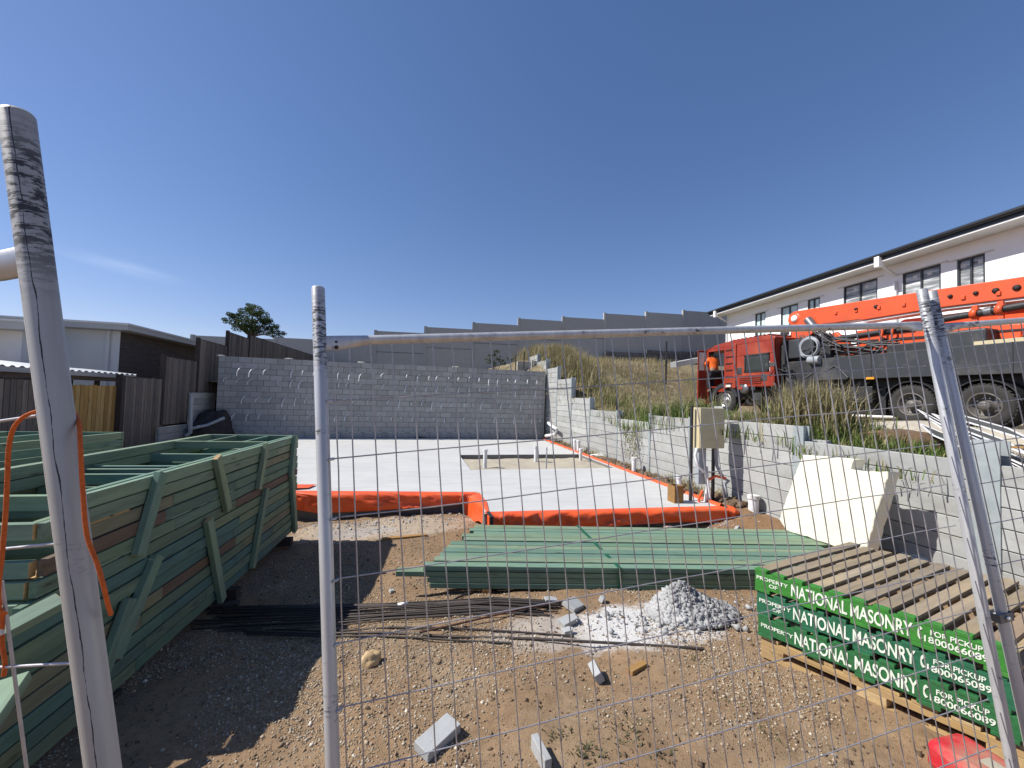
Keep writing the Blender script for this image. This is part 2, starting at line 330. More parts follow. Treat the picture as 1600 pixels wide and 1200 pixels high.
MT['tan_stone'] = simple('tan_stone', (.50, .36, .20), (.38, .24, .11), 14, .9, bmp=.4, dirt=(.62, .52, .36))
MT['roof_sheet'] = simple('roof_sheet', (.60, .61, .61), (.5, .51, .51), 4, .35, .2)
MT['brown_fascia'] = simple('brown_fascia', (.13, .10, .085), (.10, .08, .065), 4, .6)
MT['house_white'] = simple('house_render', (.66, .69, .70), (.61, .64, .65), 1.2, .85)
MT['house_fascia'] = simple('house_fascia', (.42, .42, .41), (.38, .38, .37), 2, .5)
MT['shirt'] = simple('orange_hivis', (.95, .16, .015), (.85, .13, .012), 12, .8)
MT['skin'] = simple('skin', (.36, .2, .13), None, 10, .6)
MT['hair'] = simple('dark_hair', (.015, .012, .01), None, 30, .6)
MT['trousers'] = simple('dark_trousers', (.02, .022, .03), None, 12, .9)
MT['bark'] = simple('bark', (.13, .10, .08), (.08, .06, .05), 8, .9)
MT['screen_white'] = simple('white_aluminium', (.80, .80, .79), (.70, .70, .69), 5, .4)

def brick_mat():
    m, n, b = newmat('dark_brickwork'); tc = N(n, 'ShaderNodeTexCoord')
    mp = N(n, 'ShaderNodeMapping'); mp.inputs['Rotation'].default_value = (PI/2, 0, PI/2); n.links.new(tc.outputs['Object'], mp.inputs[0])
    sx = N(n, 'ShaderNodeSeparateXYZ'); n.links.new(tc.outputs['Object'], sx.inputs[0])
    cx = N(n, 'ShaderNodeCombineXYZ'); n.links.new(sx.outputs[1], cx.inputs[0]); n.links.new(sx.outputs[2], cx.inputs[1])
    br = N(n, 'ShaderNodeTexBrick'); br.inputs['Scale'].default_value = 1; br.inputs['Brick Width'].default_value = .24; br.inputs['Row Height'].default_value = .086
    br.inputs['Mortar Size'].default_value = .008; br.inputs['Color1'].default_value = (.085, .07, .065, 1); br.inputs['Color2'].default_value = (.055, .047, .045, 1); br.inputs['Mortar'].default_value = (.10, .09, .085, 1)
    n.links.new(cx.outputs[0], br.inputs[0]); n.links.new(br.outputs[0], b.inputs['Base Color']); b.inputs['Roughness'].default_value = .85
    bump(n, b, br.outputs[1], -.4, .006); return m
MT['dark_brick'] = brick_mat()
def glass_mat(name, c, film=0.0):
    m, n, b = newmat(name); vec, r, oc = coords(n)
    if film:
        mpf = N(n, 'ShaderNodeMapping'); mpf.inputs['Rotation'].default_value = (.8, .5, .3); mpf.inputs['Scale'].default_value = (1, .8, 7); n.links.new(vec, mpf.inputs[0])
        w = noise_n(n, mpf.outputs[0], 1.3, 5, .6)
        col = ramp(n, w, [(.3, c), (.46, (.24, .25, .25)), (.55, (.42, .43, .43)), (.66, (.72, .73, .72))])  # film streaks; the palest stop paints highlights into the colour
    else: col = ramp(n, noise_n(n, vec, 2, 4), [(.3, c), (.7, tuple(x*1.6 for x in c))])
    n.links.new(col, b.inputs['Base Color']); b.inputs['Roughness'].default_value = .18 if film else .06
    return m
MT['film'] = glass_mat('pane_with_plastic_film', (.12, .13, .135), 1.0)
MT['pane'] = glass_mat('green_pane', (.42, .52, .50))
MT['cab_glass'] = glass_mat('cab_glass', (.03, .035, .035))
MT['mesh_dark'] = simple('fly_mesh', (.05, .055, .05), (.09, .09, .08), 30, .7)
def leaf(name, c1, c2, scale=.8):
    m, n, b = newmat(name); vec, r, oc = coords(n, rnd=False)
    col = ramp(n, noise_n(n, vec, scale, 4, .7), [(.3, c1), (.7, c2)])
    gi = N(n, 'ShaderNodeNewGeometry'); col = vary(n, col, gi.outputs['Random Per Island'], .35)
    n.links.new(col, b.inputs['Base Color']); b.inputs['Roughness'].default_value = .7
    b.inputs['Specular IOR Level'].default_value = .2
    tr = N(n, 'ShaderNodeBsdfTranslucent'); n.links.new(col, tr.inputs[0])
    ms = N(n, 'ShaderNodeMixShader'); ms.inputs[0].default_value = .3
    n.links.new(b.outputs[0], ms.inputs[1]); n.links.new(tr.outputs[0], ms.inputs[2])
    n.links.new(ms.outputs[0], [q for q in n.nodes if q.type == 'OUTPUT_MATERIAL'][0].inputs[0]); return m
MT['dry_blade'] = leaf('dry_grass_blade', (.40, .34, .20), (.28, .24, .125))
MT['green_blade'] = leaf('green_grass_blade', (.10, .17, .035), (.17, .22, .06))
MT['weed'] = leaf('dull_weed', (.16, .14, .075), (.10, .11, .05))
MT['tree_leaf'] = leaf('tree_leaf', (.035, .065, .02), (.065, .09, .03))
def gravel_mat():
    m, n, b = newmat('gravel_stone'); gi = N(n, 'ShaderNodeNewGeometry')
    col = ramp(n, gi.outputs['Random Per Island'], [(.0, (.20, .14, .085)), (.3, (.31, .225, .145)), (.55, (.40, .31, .21)), (.8, (.33, .29, .23)), (.95, (.44, .37, .27)), (1, (.70, .64, .52))])
    n.links.new(col, b.inputs['Base Color']); b.inputs['Roughness'].default_value = .9; return m
MT['gravel'] = gravel_mat()
MT['clod'] = leaf('dirt_clod', (.27, .18, .115), (.17, .12, .08), 3)

# ------------------------------------------------------------------ object helpers
W = {}
def link(o, parent=None, Mw=None):
    Mw = Mw if Mw is not None else Matrix()
    C.objects.link(o)
    if parent is not None:
        o.parent = parent; o.matrix_basis = W[parent.name].inverted() @ Mw
    else: o.matrix_basis = Mw
    W[o.name] = Mw; return o
def tag(o, label=None, cat=None, group=None, kind=None):
    if label: o['label'] = label
    if cat: o['category'] = cat
    if group: o['group'] = group
    if kind: o['kind'] = kind
    return o
def thing(name, label, cat, loc=(0, 0, 0), group=None):
    o = bpy.data.objects.new(name, None); o.empty_display_size = .1
    link(o, None, Matrix.Translation(V(loc))); return tag(o, label, cat, group)
class MB:
    def __init__(s): s.v = []; s.f = []; s.sm = []
    def add(s, vs, fs, smooth=False):
        k = len(s.v); s.v += [V(p) for p in vs]; s.f += [tuple(i+k for i in q) for q in fs]; s.sm += [smooth]*len(fs); return s
    def box(s, c, d, R=None):
        c = V(c); h = [x/2 for x in d]; ps = []
        for z in (-1, 1):
            for x, y in ((-1, -1), (1, -1), (1, 1), (-1, 1)):
                p = V((x*h[0], y*h[1], z*h[2])); ps.append(c+(R @ p if R else p))
        return s.add(ps, [(3, 2, 1, 0), (4, 5, 6, 7), (0, 1, 5, 4), (1, 2, 6, 5), (2, 3, 7, 6), (3, 0, 4, 7)])
    def bb(s, a, b): return s.box([(a[i]+b[i])/2 for i in range(3)], [abs(b[i]-a[i]) for i in range(3)])
    def beam(s, p0, p1, w, h, up=(0, 0, 1)):
        R, L, c = frame_of(p0, p1, up); return s.box(c, (L, w, h), R)
    def tube(s, pts, r, n=8, caps=True, flat=None, up=None):
        pts = [V(p) for p in pts]; vs = []; fs = []; m = len(pts); prev = None
        for i, p in enumerate(pts):
            t = (pts[min(i+1, m-1)]-pts[max(i-1, 0)]).normalized()
            if prev is None:
                a = V(up) if up is not None else (V((0, 0, 1)) if abs(t.z) < .9 else V((1, 0, 0)))
            else: a = prev
            e = (a-t*a.dot(t)).normalized(); prev = e; g = t.cross(e)
            ri = r[i] if isinstance(r, list) else r
            ra, rb = (ri if isinstance(ri, (list, tuple)) else (ri, ri))
            vs += [p+e*(ra*math.cos(2*PI*k/n))+g*(rb*math.sin(2*PI*k/n)) for k in range(n)]
        for i in range(m-1):
            fs += [(i*n+k, i*n+(k+1) % n, (i+1)*n+(k+1) % n, (i+1)*n+k) for k in range(n)]
        s.add(vs, fs, True)
        if caps:
            s.add(vs[:n], [tuple(range(n-1, -1, -1))]); s.add(vs[-n:], [tuple(range(n))])
        return s
    def lathe(s, prof, c, axis, n=24):
        axis = V(axis).normalized(); a = V((0, 0, 1)) if abs(axis.z) < .9 else V((1, 0, 0)); e = (a-axis*a.dot(axis)).normalized(); g = axis.cross(e); c = V(c)
        vs = [c+axis*x+(e*math.cos(2*PI*k/n)+g*math.sin(2*PI*k/n))*r for x, r in prof for k in range(n)]
        fs = [(i*n+k, i*n+(k+1) % n, (i+1)*n+(k+1) % n, (i+1)*n+k) for i in range(len(prof)-1) for k in range(n)]
        return s.add(vs, fs, True)
    def prism(s, poly, vec):
        n = len(poly); vec = V(vec); a = [V(p) for p in poly]
        return s.add(a+[p+vec for p in a], [tuple(range(n-1, -1, -1)), tuple(range(n, 2*n))]+[(i, (i+1) % n, n+(i+1) % n, n+i) for i in range(n)])
    def grid(s, rows, smooth=True):
        m = len(rows[0]); vs = [p for r in rows for p in r]
        return s.add(vs, [(i*m+j, i*m+j+1, (i+1)*m+j+1, (i+1)*m+j) for i in range(len(rows)-1) for j in range(m-1)], smooth)
    def mesh(s, name, Mi):
        me = bpy.data.meshes.new(name); me.from_pydata([Mi @ p for p in s.v], [], s.f)
        me.polygons.foreach_set('use_smooth', s.sm); me.update(); return me
    def build(s, name, mat, parent=None, Mw=None, bevel=0, fix=True):
        if Mw is None:
            if parent is not None: Mw = Matrix.Translation(W[parent.name].translation)
            else:
                xs = [p.x for p in s.v]; ys = [p.y for p in s.v]; zs = [p.z for p in s.v]
                Mw = Matrix.Translation(V(((min(xs)+max(xs))/2, (min(ys)+max(ys))/2, min(zs))))
        me = s.mesh(name, Mw.inverted()); me.materials.append(MT[mat] if isinstance(mat, str) else mat)
        if fix:
            b = bmesh.new(); b.from_mesh(me); bmesh.ops.recalc_face_normals(b, faces=b.faces); b.to_mesh(me); b.free()
        o = bpy.data.objects.new(name, me); link(o, parent, Mw)
        if bevel:
            md = o.modifiers.new('bevel', 'BEVEL'); md.width = bevel; md.segments = 2; md.limit_method = 'ANGLE'; md.angle_limit = math.radians(40)
        return o
def frame_of(p0, p1, up=(0, 0, 1)):
    p0, p1 = V(p0), V(p1); x = p1-p0; L = x.length; x.normalize(); up = V(up)
    z = up-x*up.dot(x)
    if z.length < 1e-5: z = V((0, 1, 0))-x*x.y
    z.normalize(); y = z.cross(x)
    return Matrix((x, y, z)).transposed(), L, (p0+p1)/2
MESHC = {}
def plank(name, p0, p1, w, h, mat, parent=None, up=(0, 0, 1), bevel=0, endmat=None):
    """a board with its own grain direction (local X), one mesh object"""
    R, L, c = frame_of(p0, p1, up); Mw = Matrix.Translation(c) @ R.to_4x4()
    key = (round(L, 2), round(w, 3), round(h, 3), mat, endmat)
    if key in MESHC: me = MESHC[key]
    else:
        b = MB().box((0, 0, 0), (L, w, h)); me = b.mesh(name, Matrix()); me.materials.append(MT[mat])
        if endmat:
            me.materials.append(MT[endmat]); me.polygons[3].material_index = 1; me.polygons[5].material_index = 1
        MESHC[key] = me
    o = bpy.data.objects.new(name, me); link(o, parent, Mw)
    if bevel:
        md = o.modifiers.new('bevel', 'BEVEL'); md.width = bevel; md.segments = 1
    return o
def shared(name, me, parent, Mw): return link(bpy.data.objects.new(name, me), parent, Mw)
def fast_mesh(name, verts, faces, mat, kind=None, smooth=False, parent=None):
    me = bpy.data.meshes.new(name); nf, k = faces.shape
    me.vertices.add(len(verts)); me.vertices.foreach_set('co', np.ascontiguousarray(verts, dtype=np.float32).ravel())
    me.loops.add(nf*k); me.loops.foreach_set('vertex_index', np.ascontiguousarray(faces, dtype=np.int32).ravel())
    me.polygons.add(nf); me.polygons.foreach_set('loop_start', np.arange(0, nf*k, k, dtype=np.int32)); me.polygons.foreach_set('loop_total', np.full(nf, k, dtype=np.int32))
    if smooth: me.polygons.foreach_set('use_smooth', np.ones(nf, dtype=bool))
    me.update(calc_edges=True); me.validate(); me.materials.append(MT[mat])
    o = bpy.data.objects.new(name, me); link(o, parent, W[parent.name] if parent else Matrix())
    if kind: o['kind'] = kind
    return o
def lump(name, c, size, mat, parent=None, seed=0, rough=.25, sub=3, R=None, smooth=True):
    b = bmesh.new(); bmesh.ops.create_icosphere(b, subdivisions=sub, radius=1); me = bpy.data.meshes.new(name)
    for v in b.verts:
        k = 1+rough*noise.noise(v.co*1.3+V((seed*7.1, seed, 0)))*1.6+rough*.5*noise.noise(v.co*3.5+V((seed, 3, 1)))
        v.co = V((v.co.x*k*size[0], v.co.y*k*size[1], v.co.z*k*size[2]))
    for f in b.faces: f.smooth = smooth
    b.to_mesh(me); b.free(); me.materials.append(MT[mat])
    Mw = Matrix.Translation(V(c)) @ (R.to_4x4() if R else Matrix()); return shared(name, me, parent, Mw)
def rotz(a): return Matrix.Rotation(a, 3, 'Z')
def text(txt, P, u, v, w, h, mat, parent, name='lettering', sx=None):
    """flat lettering filling a w x h rectangle whose lower left corner is P"""
    cu = bpy.data.curves.new(name, 'FONT'); cu.body = txt; cu.size = 1; cu.offset = .02
    t = bpy.data.objects.new('t', cu); C.objects.link(t); dg = bpy.context.evaluated_depsgraph_get()
    me = bpy.data.meshes.new_from_object(t.evaluated_get(dg)); bpy.data.objects.remove(t)
    xs = [q.co.x for q in me.vertices]; ys = [q.co.y for q in me.vertices]; x0, x1, y0, y1 = min(xs), max(xs), min(ys), max(ys)
    u, v = V(u).normalized(), V(v).normalized(); Mw = Matrix.Translation(W[parent.name].translation); Mi = Mw.inverted()
    for q in me.vertices: q.co = Mi @ (V(P)+u*((q.co.x-x0)/(x1-x0)*w)+v*((q.co.y-y0)/(y1-y0)*h))
    me.materials.clear(); me.materials.append(MT[mat]); return shared(name, me, parent, Mw)

# ================================================================== GROUND
def axis(a, fine0, fine1, b, st, far):
    L = list(np.arange(fine0, fine1, st)); x = fine0; d = st; lo = []
    while x > a: d *= far; x -= d; lo.append(x)
    x = L[-1]; d = st; hi = []
    while x < b: d *= far; x += d; hi.append(x)
    return np.array(lo[::-1]+L+hi)
def sheet(name, xs, ys, fz, mat, keep=None):
    X, Y = np.meshgrid(xs, ys); Z = fz(X, Y); nx = len(xs); idx = np.arange(X.size).reshape(X.shape)
    F = np.stack([idx[:-1, :-1], idx[:-1, 1:], idx[1:, 1:], idx[1:, :-1]], -1).reshape(-1, 4)
    if keep is not None:
        cx = (X[:-1, :-1]+X[1:, 1:])/2; cy = (Y[:-1, :-1]+Y[1:, 1:])/2; F = F[keep(cx, cy).ravel()]
    o = fast_mesh(name, np.stack([X, Y, Z], -1).reshape(-1, 3), F, mat, 'structure', True); return o
def lowz(X, Y):
    near = (1-ss(8, 12, Y))
    z = gz(X, Y)+near*(.055*vnoise(X, Y, .6, 1)+.03*vnoise(X, Y, .22, 2)+.012*vnoise(X, Y, .08, 3))
    z = z+.03*np.exp(-((X+.5)/2.2)**2)*np.exp(-((Y-6.75)/.28)**2)*(1+1.2*vnoise(X, Y, .25, 5))     # ridge of spoil before the slab
    z = z+(.12*vnoise(X, Y, .3, 8)+.05)*ss(4.9, 5.2, X)*ss(4, 6, Y)*(1-ss(14, 16, Y))
    return z
def Gg(x, y):
    z = -.1
    for _ in range(12):
        p = G(x, y, z); z = float(lowz(p.x, p.y))
    return G(x, y, z)
sheet('ground', axis(-160, -3, 6, 160, .045, 1.12), axis(-30, 1.0, 8, 260, .045, 1.10), lowz, 'ground')
WX = 5.5
_wy = np.array([-5, 2, 4.55, 4.75, 7, 8.2, 9.1, 10.8, 12.4, 13.9, 15.4, 17, 20, 26, 40])
_wz = np.array([1.12, 1.15, 1.15, 1.3, 1.33, 1.27, 1.17, 1.33, 1.62, 2.2, 2.85, 3.45, 3.9, 4.0, 4.2])
def upz(X, Y):
    wall = np.interp(Y, _wy, _wz); pad = 1.38+2.6*ss(15.5, 20, Y)
    t = ss(7.5, 11.8, X); z = wall*(1-t)+pad*t
    z = z-.16*(1-ss(5.7, 6.5, X))
    z = z+.28*np.exp(-((X-8.5)/2.0)**2-((Y-13)/3.0)**2)
    back = 2.0+.7*ss(18, 26, Y); z = np.where(X < WX, back*(1-ss(3.5, 5.5, X))+z*ss(3.5, 5.5, X), z)
    return z+.10*vnoise(X, Y, .8, 4)+.05*vnoise(X, Y, .3, 6)
def ukeep(cx, cy): return (cx > WX+.1) | (cy > 16.1)
sheet('grassy_bank', np.concatenate([np.arange(-60, WX, 1.5), [WX+.09], np.arange(WX+.2, 13, .14), np.arange(13, 120, 4.)]), np.concatenate([np.arange(-20, 1, 1.5), np.arange(1, 16, .16), [16.09], np.arange(16.25, 24, .3), np.arange(24, 220, 8.)]), upz, 'bank', ukeep)

# ================================================================== HOUSE SLAB
sl = thing('concrete_slab', 'pale new concrete house slab with a sandy sunken rectangle and orange edge', 'slab', (0, 9, .08))
A, B, Cc, Dd = G(466, 769, .08), G(748, 771, .08), G(757, 803, .08), G(1130, 793, .08)
A0 = A+(A-B)*1.55; ER = V((5.24, 15.7, .08)); EL = V((-6.3, 15.7, .08))
def er(y): t = (y-Dd.y)/(ER.y-Dd.y); return Dd.x+(ER.x-Dd.x)*t
r0, r1 = 9.0, 11.3; rx0 = 1.35
zt = .08
def P3(x, y, z=zt): return V((x, y, z))
m = MB(); xc = B.x
top = [(P3(*A0.xy), P3(*A.xy), P3(*B.xy), P3(xc, r0), P3(-6.3, r0)), (P3(*B.xy), P3(*Cc.xy), P3(*Dd.xy), P3(er(r0), r0), P3(xc, r0)),
       (P3(-6.3, r0), P3(rx0, r0), P3(rx0, r1), P3(-6.3, r1)), (P3(er(r0)-.12, r0), P3(er(r0), r0), P3(er(r1), r1), P3(er(r1)-.12, r1)),
       (P3(-6.3, r1), P3(er(r1), r1), ER, EL)]
for q in top: m.add(q, [tuple(range(len(q)))])
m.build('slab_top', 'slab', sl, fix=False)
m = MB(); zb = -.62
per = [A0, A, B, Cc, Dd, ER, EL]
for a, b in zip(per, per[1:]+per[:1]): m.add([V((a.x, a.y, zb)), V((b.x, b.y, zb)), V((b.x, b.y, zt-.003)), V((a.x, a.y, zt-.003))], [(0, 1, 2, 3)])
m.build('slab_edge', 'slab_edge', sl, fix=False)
m = MB(); zr = .015
rc = [V((rx0, r0, 0)), V((er(r0)-.12, r0, 0)), V((er(r1)-.12, r1, 0)), V((rx0, r1, 0))]
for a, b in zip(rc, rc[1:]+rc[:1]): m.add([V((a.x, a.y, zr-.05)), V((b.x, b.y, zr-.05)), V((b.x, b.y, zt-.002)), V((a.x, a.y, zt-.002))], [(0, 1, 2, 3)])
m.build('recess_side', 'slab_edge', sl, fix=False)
xs = np.linspace(rx0-.02, er(r1)-.1, 50); ys = np.linspace(r0-.02, r1+.02, 30)
m = MB(); m.grid([[V((x, y, zr+.03*float(vnoise(x, y, .3, 3))+.02*float(vnoise(x, y, .1, 9))-.05*float(ss(r1-.5, r1, y)))) for x in xs] for y in ys]); m.build('sand_bed', 'sand', sl, fix=False)

# orange membrane draped over the slab edge
mb = thing('plastic_membrane', 'orange plastic membrane folded over the front and side edges of the slab', 'membrane', (A.x, A.y, -.2))
def drape(upper, lower, seed, bulge=.018, n=90, rows=11):
    def at(L, t):
        k = t*(len(L)-1); i = min(int(k), len(L)-2); return V(L[i]).lerp(V(L[i+1]), k-i)
    R = []
    for j in range(rows):
        s = j/(rows-1); row = []
        for i in range(n):
            t = i/(n-1); p = at(upper, t).lerp(at(lower, t), s)
            w = noise.noise(V((t*15, s*2.5, seed)))*.05+noise.noise(V((t*42+s*6, s*3, seed+5)))*.03+abs(noise.noise(V((t*25-s*5, s*2, seed+9))))*.05
            a_, b_ = at(upper, t), at(lower, t); p = a_.lerp(b_, min(1, s*2.6)); p.z = a_.z+(b_.z-a_.z)*max(0, (s-.3)/.7)
            row.append(p+V((0, -bulge*math.sin(PI*min(s*1.15, 1))-w*(.3+s)*(s > .2), w*.35*s)))
        R.append(row)
    return MB().grid(R)
def up_(x, y, back=.05): return G(x, y, .092)+V((0, back, 0))
YL = lambda x: A.y+(B.y-A.y)*(x-A.x)/(B.x-A.x)
def lo_l(x, y): p = PY(x, y, 7.0); return PY(x, y, YL(p.x)-.10)
def lo_r(x, y): p = PY(x, y, 5.5); return PY(x, y, Cc.y+(Dd.y-Cc.y)*(p.x-Cc.x)/(Dd.x-Cc.x)-.10)
_bk = V((0, .06, .012)); Lu = [A0+_bk, A+_bk, B+_bk]
Ll = [A0+V((0, -.1, -.25))]+[lo_l(*q) for q in ((420, 795), (465, 797), (497, 802), (590, 798), (660, 792), (715, 789), (728, 786))]
drape(Lu, Ll, 1).build('front_strip', 'membrane', mb, fix=False)
Ru = [Cc+_bk, Cc.lerp(Dd, .5)+_bk, Dd+_bk]
Rl = [lo_r(*q) for q in ((764, 826), (800, 829), (850, 829), (900, 827), (985, 820), (1060, 816), (1140, 817))]
drape(Ru, Rl, 9).build('front_strip', 'membrane', mb, fix=False)
cl = [up_(735, 771.5), up_(750, 771), V((xc+.03, (B.y+Cc.y)/2, .093)), up_(766, 804)]
cb = [PY(722, 784, YL(.9)-.11), PY(730, 818, YL(.9)-.15), V((xc-.1, (B.y+Cc.y)/2, -.2)), PY(764, 824, Cc.y-.12)]
drape(cl, cb, 4, .008, 40, 12).build('corner_flap', 'membrane', mb, fix=False)
tip = [up_(1138, 790), up_(1150, 793), PY(1168, 808, Dd.y-.02)]; tb = [lo_r(1136, 817), lo_r(1146, 814), PY(1169, 813, Dd.y-.05)]
drape(tip, tb, 6, .04, 16, 6).build('end_fold', 'membrane', mb, fix=False)
rows = []
for k in range(60):
    t = k/59; y = Dd.y+.05+(15.4-Dd.y)*t; x = er(y); w = .02*noise.noise(V((y*3, 0, 2)))
    rows.append([V((x-.035, y, .084)), V((x-.01+w, y, .125+w)), V((x+.05+w, y, .115)), V((x+.09, y, .0)), V((x+.12, y, -.12))])
MB().grid(rows).build('side_strip', 'membrane', mb, fix=False)
b0 = up_(764, 803)
MB().beam(b0+V((0, .03, .01)), b0+V((.01, -.2, .0)), .05, .006).beam(b0+V((.01, -.2, .0)), b0+V((.015, -.215, -.2)), .05, .006, (0, 1, 0)).build('black_tape', 'black_plastic', mb)
m = MB(); p = G(468, 765, .09); m.grid([[p+V((-.5, -.05, .01)), p+V((-.2, -.02, .03)), p+V((.12, .05, .015))], [p+V((-.5, .3, .01)), p+V((-.2, .25, .04)), p+V((.2, .33, .01))]])
tag(m.build('membrane_scrap', 'membrane', None, fix=False), 'small orange plastic flap lying on slab beside the frame stack', 'plastic scrap')

# ================================================================== BLOCK WALL
YB = 15.75; bw = thing('block_wall', 'grey concrete block wall at the back of slab with white ties hanging out', 'wall', (-.5, YB, .08))
x0, x1 = PY(337, 684, YB).x, PY(852, 640, YB).x
bl, bh = .4, .2; nc = 14; nb = int(math.ceil((x1-x0)/bl))
ang = math.atan2(.18, x1-x0)
def blk(L):
    b = MB().box((0, 0, 0), (L-.012, .19, bh-.012)); me = b.mesh('block', Matrix()); me.materials.append(MT['block']); return me
BF, BH = blk(bl), blk(bl/2); stuff = MB(); cnt = 0
for c in range(nc-1, -1, -1):
    z = .08+bh*(c+.5); x = x0; off = c % 2
    first = True
    while x < x1-.05:
        L = bl/2 if (first and off) else min(bl, x1-x)
        first = False
        cx = x+L/2; y = YB+(cx-x0)*math.tan(ang)+random.uniform(-.003, .003)
        if cnt < 300 and L in (bl, bl/2): shared('block', BF if L == bl else BH, bw, Matrix.Translation(V((cx, y, z)))); cnt += 1
        else: stuff.box((cx, y, z), (L-.012, .19, bh-.012))
        x += L
tag(stuff.build('lower_blocks', 'block', bw), kind='stuff')
Rw = rotz(ang)
MB().box(((x0+x1)/2, YB+(x1-x0)/2*math.tan(ang)+.004, .08+nc*bh/2), ((x1-x0)-.01, .172, nc*bh-.01), Rw).build('mortar_joints', 'mortar', bw)
m = MB()
x = x0+.15
while x < x1:
    L = random.uniform(.2, .3); y = YB-.1+(x-x0)*math.tan(ang); m.box((x, y, .08+bh+random.uniform(-.01, .01)), (L, .03, .025)); x += .4
    if random.random() < .3: m.box((x, y, .16), (.03, .02, .15))
m.build('mortar_smear', 'mortar_light', bw)
for px, py in ((345, 556), (452, 561), (565, 565), (712, 569)):
    p = PY(px, py, YB); m = lump('mortar_blob', (p.x, YB, .08+nc*bh+.01), (.14, .06, .03), 'mortar_light', bw, px)
# white ties hanging from the joints in four rows
def tie(cx, z, y, ln, sd):
    rs = random.Random(sd); pts = []; k = rs.uniform(.55, 1.1); sw = rs.uniform(-.16, -.04)*k
    for i in range(7):
        t = i/6; a = t*1.9
        pts.append(V((cx+sw*(1-(1-t)**2.6), y-.10-.15*k*math.sin(min(a, 1.6)), z+.03-ln*t**1.35)))
    MB().tube(pts, (.017, .008), 6, up=(1, 0, 0)).build('wall_tie', 'pvc', bw, fix=False)
for r, (cz, step, st) in enumerate(((12.05, .4, .32), (10.05, .4, .30), (7.0, .4, .5), (4.0, .4, .6))):
    x = x0+st
    while x < x1-.1:
        if random.random() < (.93 if r < 2 else .8):
            tie(x+random.uniform(-.04, .04), .08+cz*bh+random.uniform(-.02, .02), YB+(x-x0)*math.tan(ang), random.uniform(.1, .34) if r < 3 else random.uniform(.08, .24), int(x*1000)+r)
        x += step

# ================================================================== RETAINING WALL (right)
rw = thing('retaining_wall', 'stepped grey concrete sleeper retaining wall along the right side of slab', 'retaining wall', (WX, 8, -.2))
by = [(-3.0, .4, 1.24), (.4, 2.62, 1.24), (2.70, 4.57, 1.25), (4.65, 6.93, 1.46), (6.99, 8.35, 1.43), (8.41, 9.9, 1.26), (9.96, 11.65, 1.44), (11.71, 13.2, 1.80), (13.26, 14.65, 2.5), (14.7, 15.95, 3.0), (16.0, 17.3, 3.4), (17.36, 18.6, 3.75)]
for a, b, zt_ in by:
    z = zt_; k = 0
    while z > -.25:
        jit = random.uniform(-.006, .006)
        plank('sleeper', (WX+.04+jit, a+.01, z-.1), (WX+.04+jit, b-.01, z-.1), .08, .192, 'sleeper', rw, bevel=.006); z -= .2; k += 1
for i, (a, b, zt_) in enumerate(by):
    if i == 0: continue
    y = a-.03; top_ = max(zt_, by[i-1][2])
    big = i == 2
    zz = 1.47 if big else top_+(.0 if i in (3, 4) else .04)
    w = .2 if big else .075
    m = MB().box((WX-.008, y, zz/2-.2), (.016, w if i not in (3, ) else .16, zz+.4)).box((WX+.07, y, zz/2-.2), (.14, .01, zz+.4)).box((WX+.145, y, zz/2-.2), (.012, w, zz+.4))
    m.build('steel_post', 'galv_post', rw)
m = MB()
for k in range(3): m.beam((WX-.02, 4.95+k*.02, 1.37-k*.05), (WX-.025, 4.9+k*.025, 1.33-k*.05), .012, .012)
# dark star pickets sticking up behind the wall
for i, (px, py, h) in enumerate(((868, 575, .35), (897, 600, .4), (923, 622, .4), (964, 640, .55), (1041, 560, .6), (806, 563, .3), (819, 559, .35))):
    p = PX(px, py, 5.75) if px > 850 else D(px, py, 17.8)
    tag(MB().box((p.x, p.y, p.z-.1), (.04, .012, h+.4)).box((p.x, p.y, p.z-.1), (.012, .04, h+.4)).build('star_picket', 'black', None),
        ['dark steel picket behind second step of retaining wall from the block wall', 'dark steel picket by the third step of retaining wall', 'dark steel picket by the fourth step of retaining wall', 'tall dark steel picket beside green grass clump over wall', 'dark picket on bank below the top rail, nearest the truck', 'short dark picket behind the block wall, left one', 'short dark picket behind the block wall, next to pale sleepers'][i], 'picket')
# pale sleepers stepping up behind the block wall
m = thing('upper_retaining_wall', 'short sunlit pale sleeper steps showing above the right end of block wall', 'retaining wall', (5.0, 17.5, 2.5))
for (px0, px1, py) in ((808, 832, 566), (830, 849, 565)):
    a, b = D(px0, 575, 18.2), D(px1, py, 18.6)
    for k in range(3): plank('sleeper', (a.x, a.y, b.z-.1-.2*k), (b.x, b.y, b.z-.1-.2*k), .08, .19, 'sleeper', m)

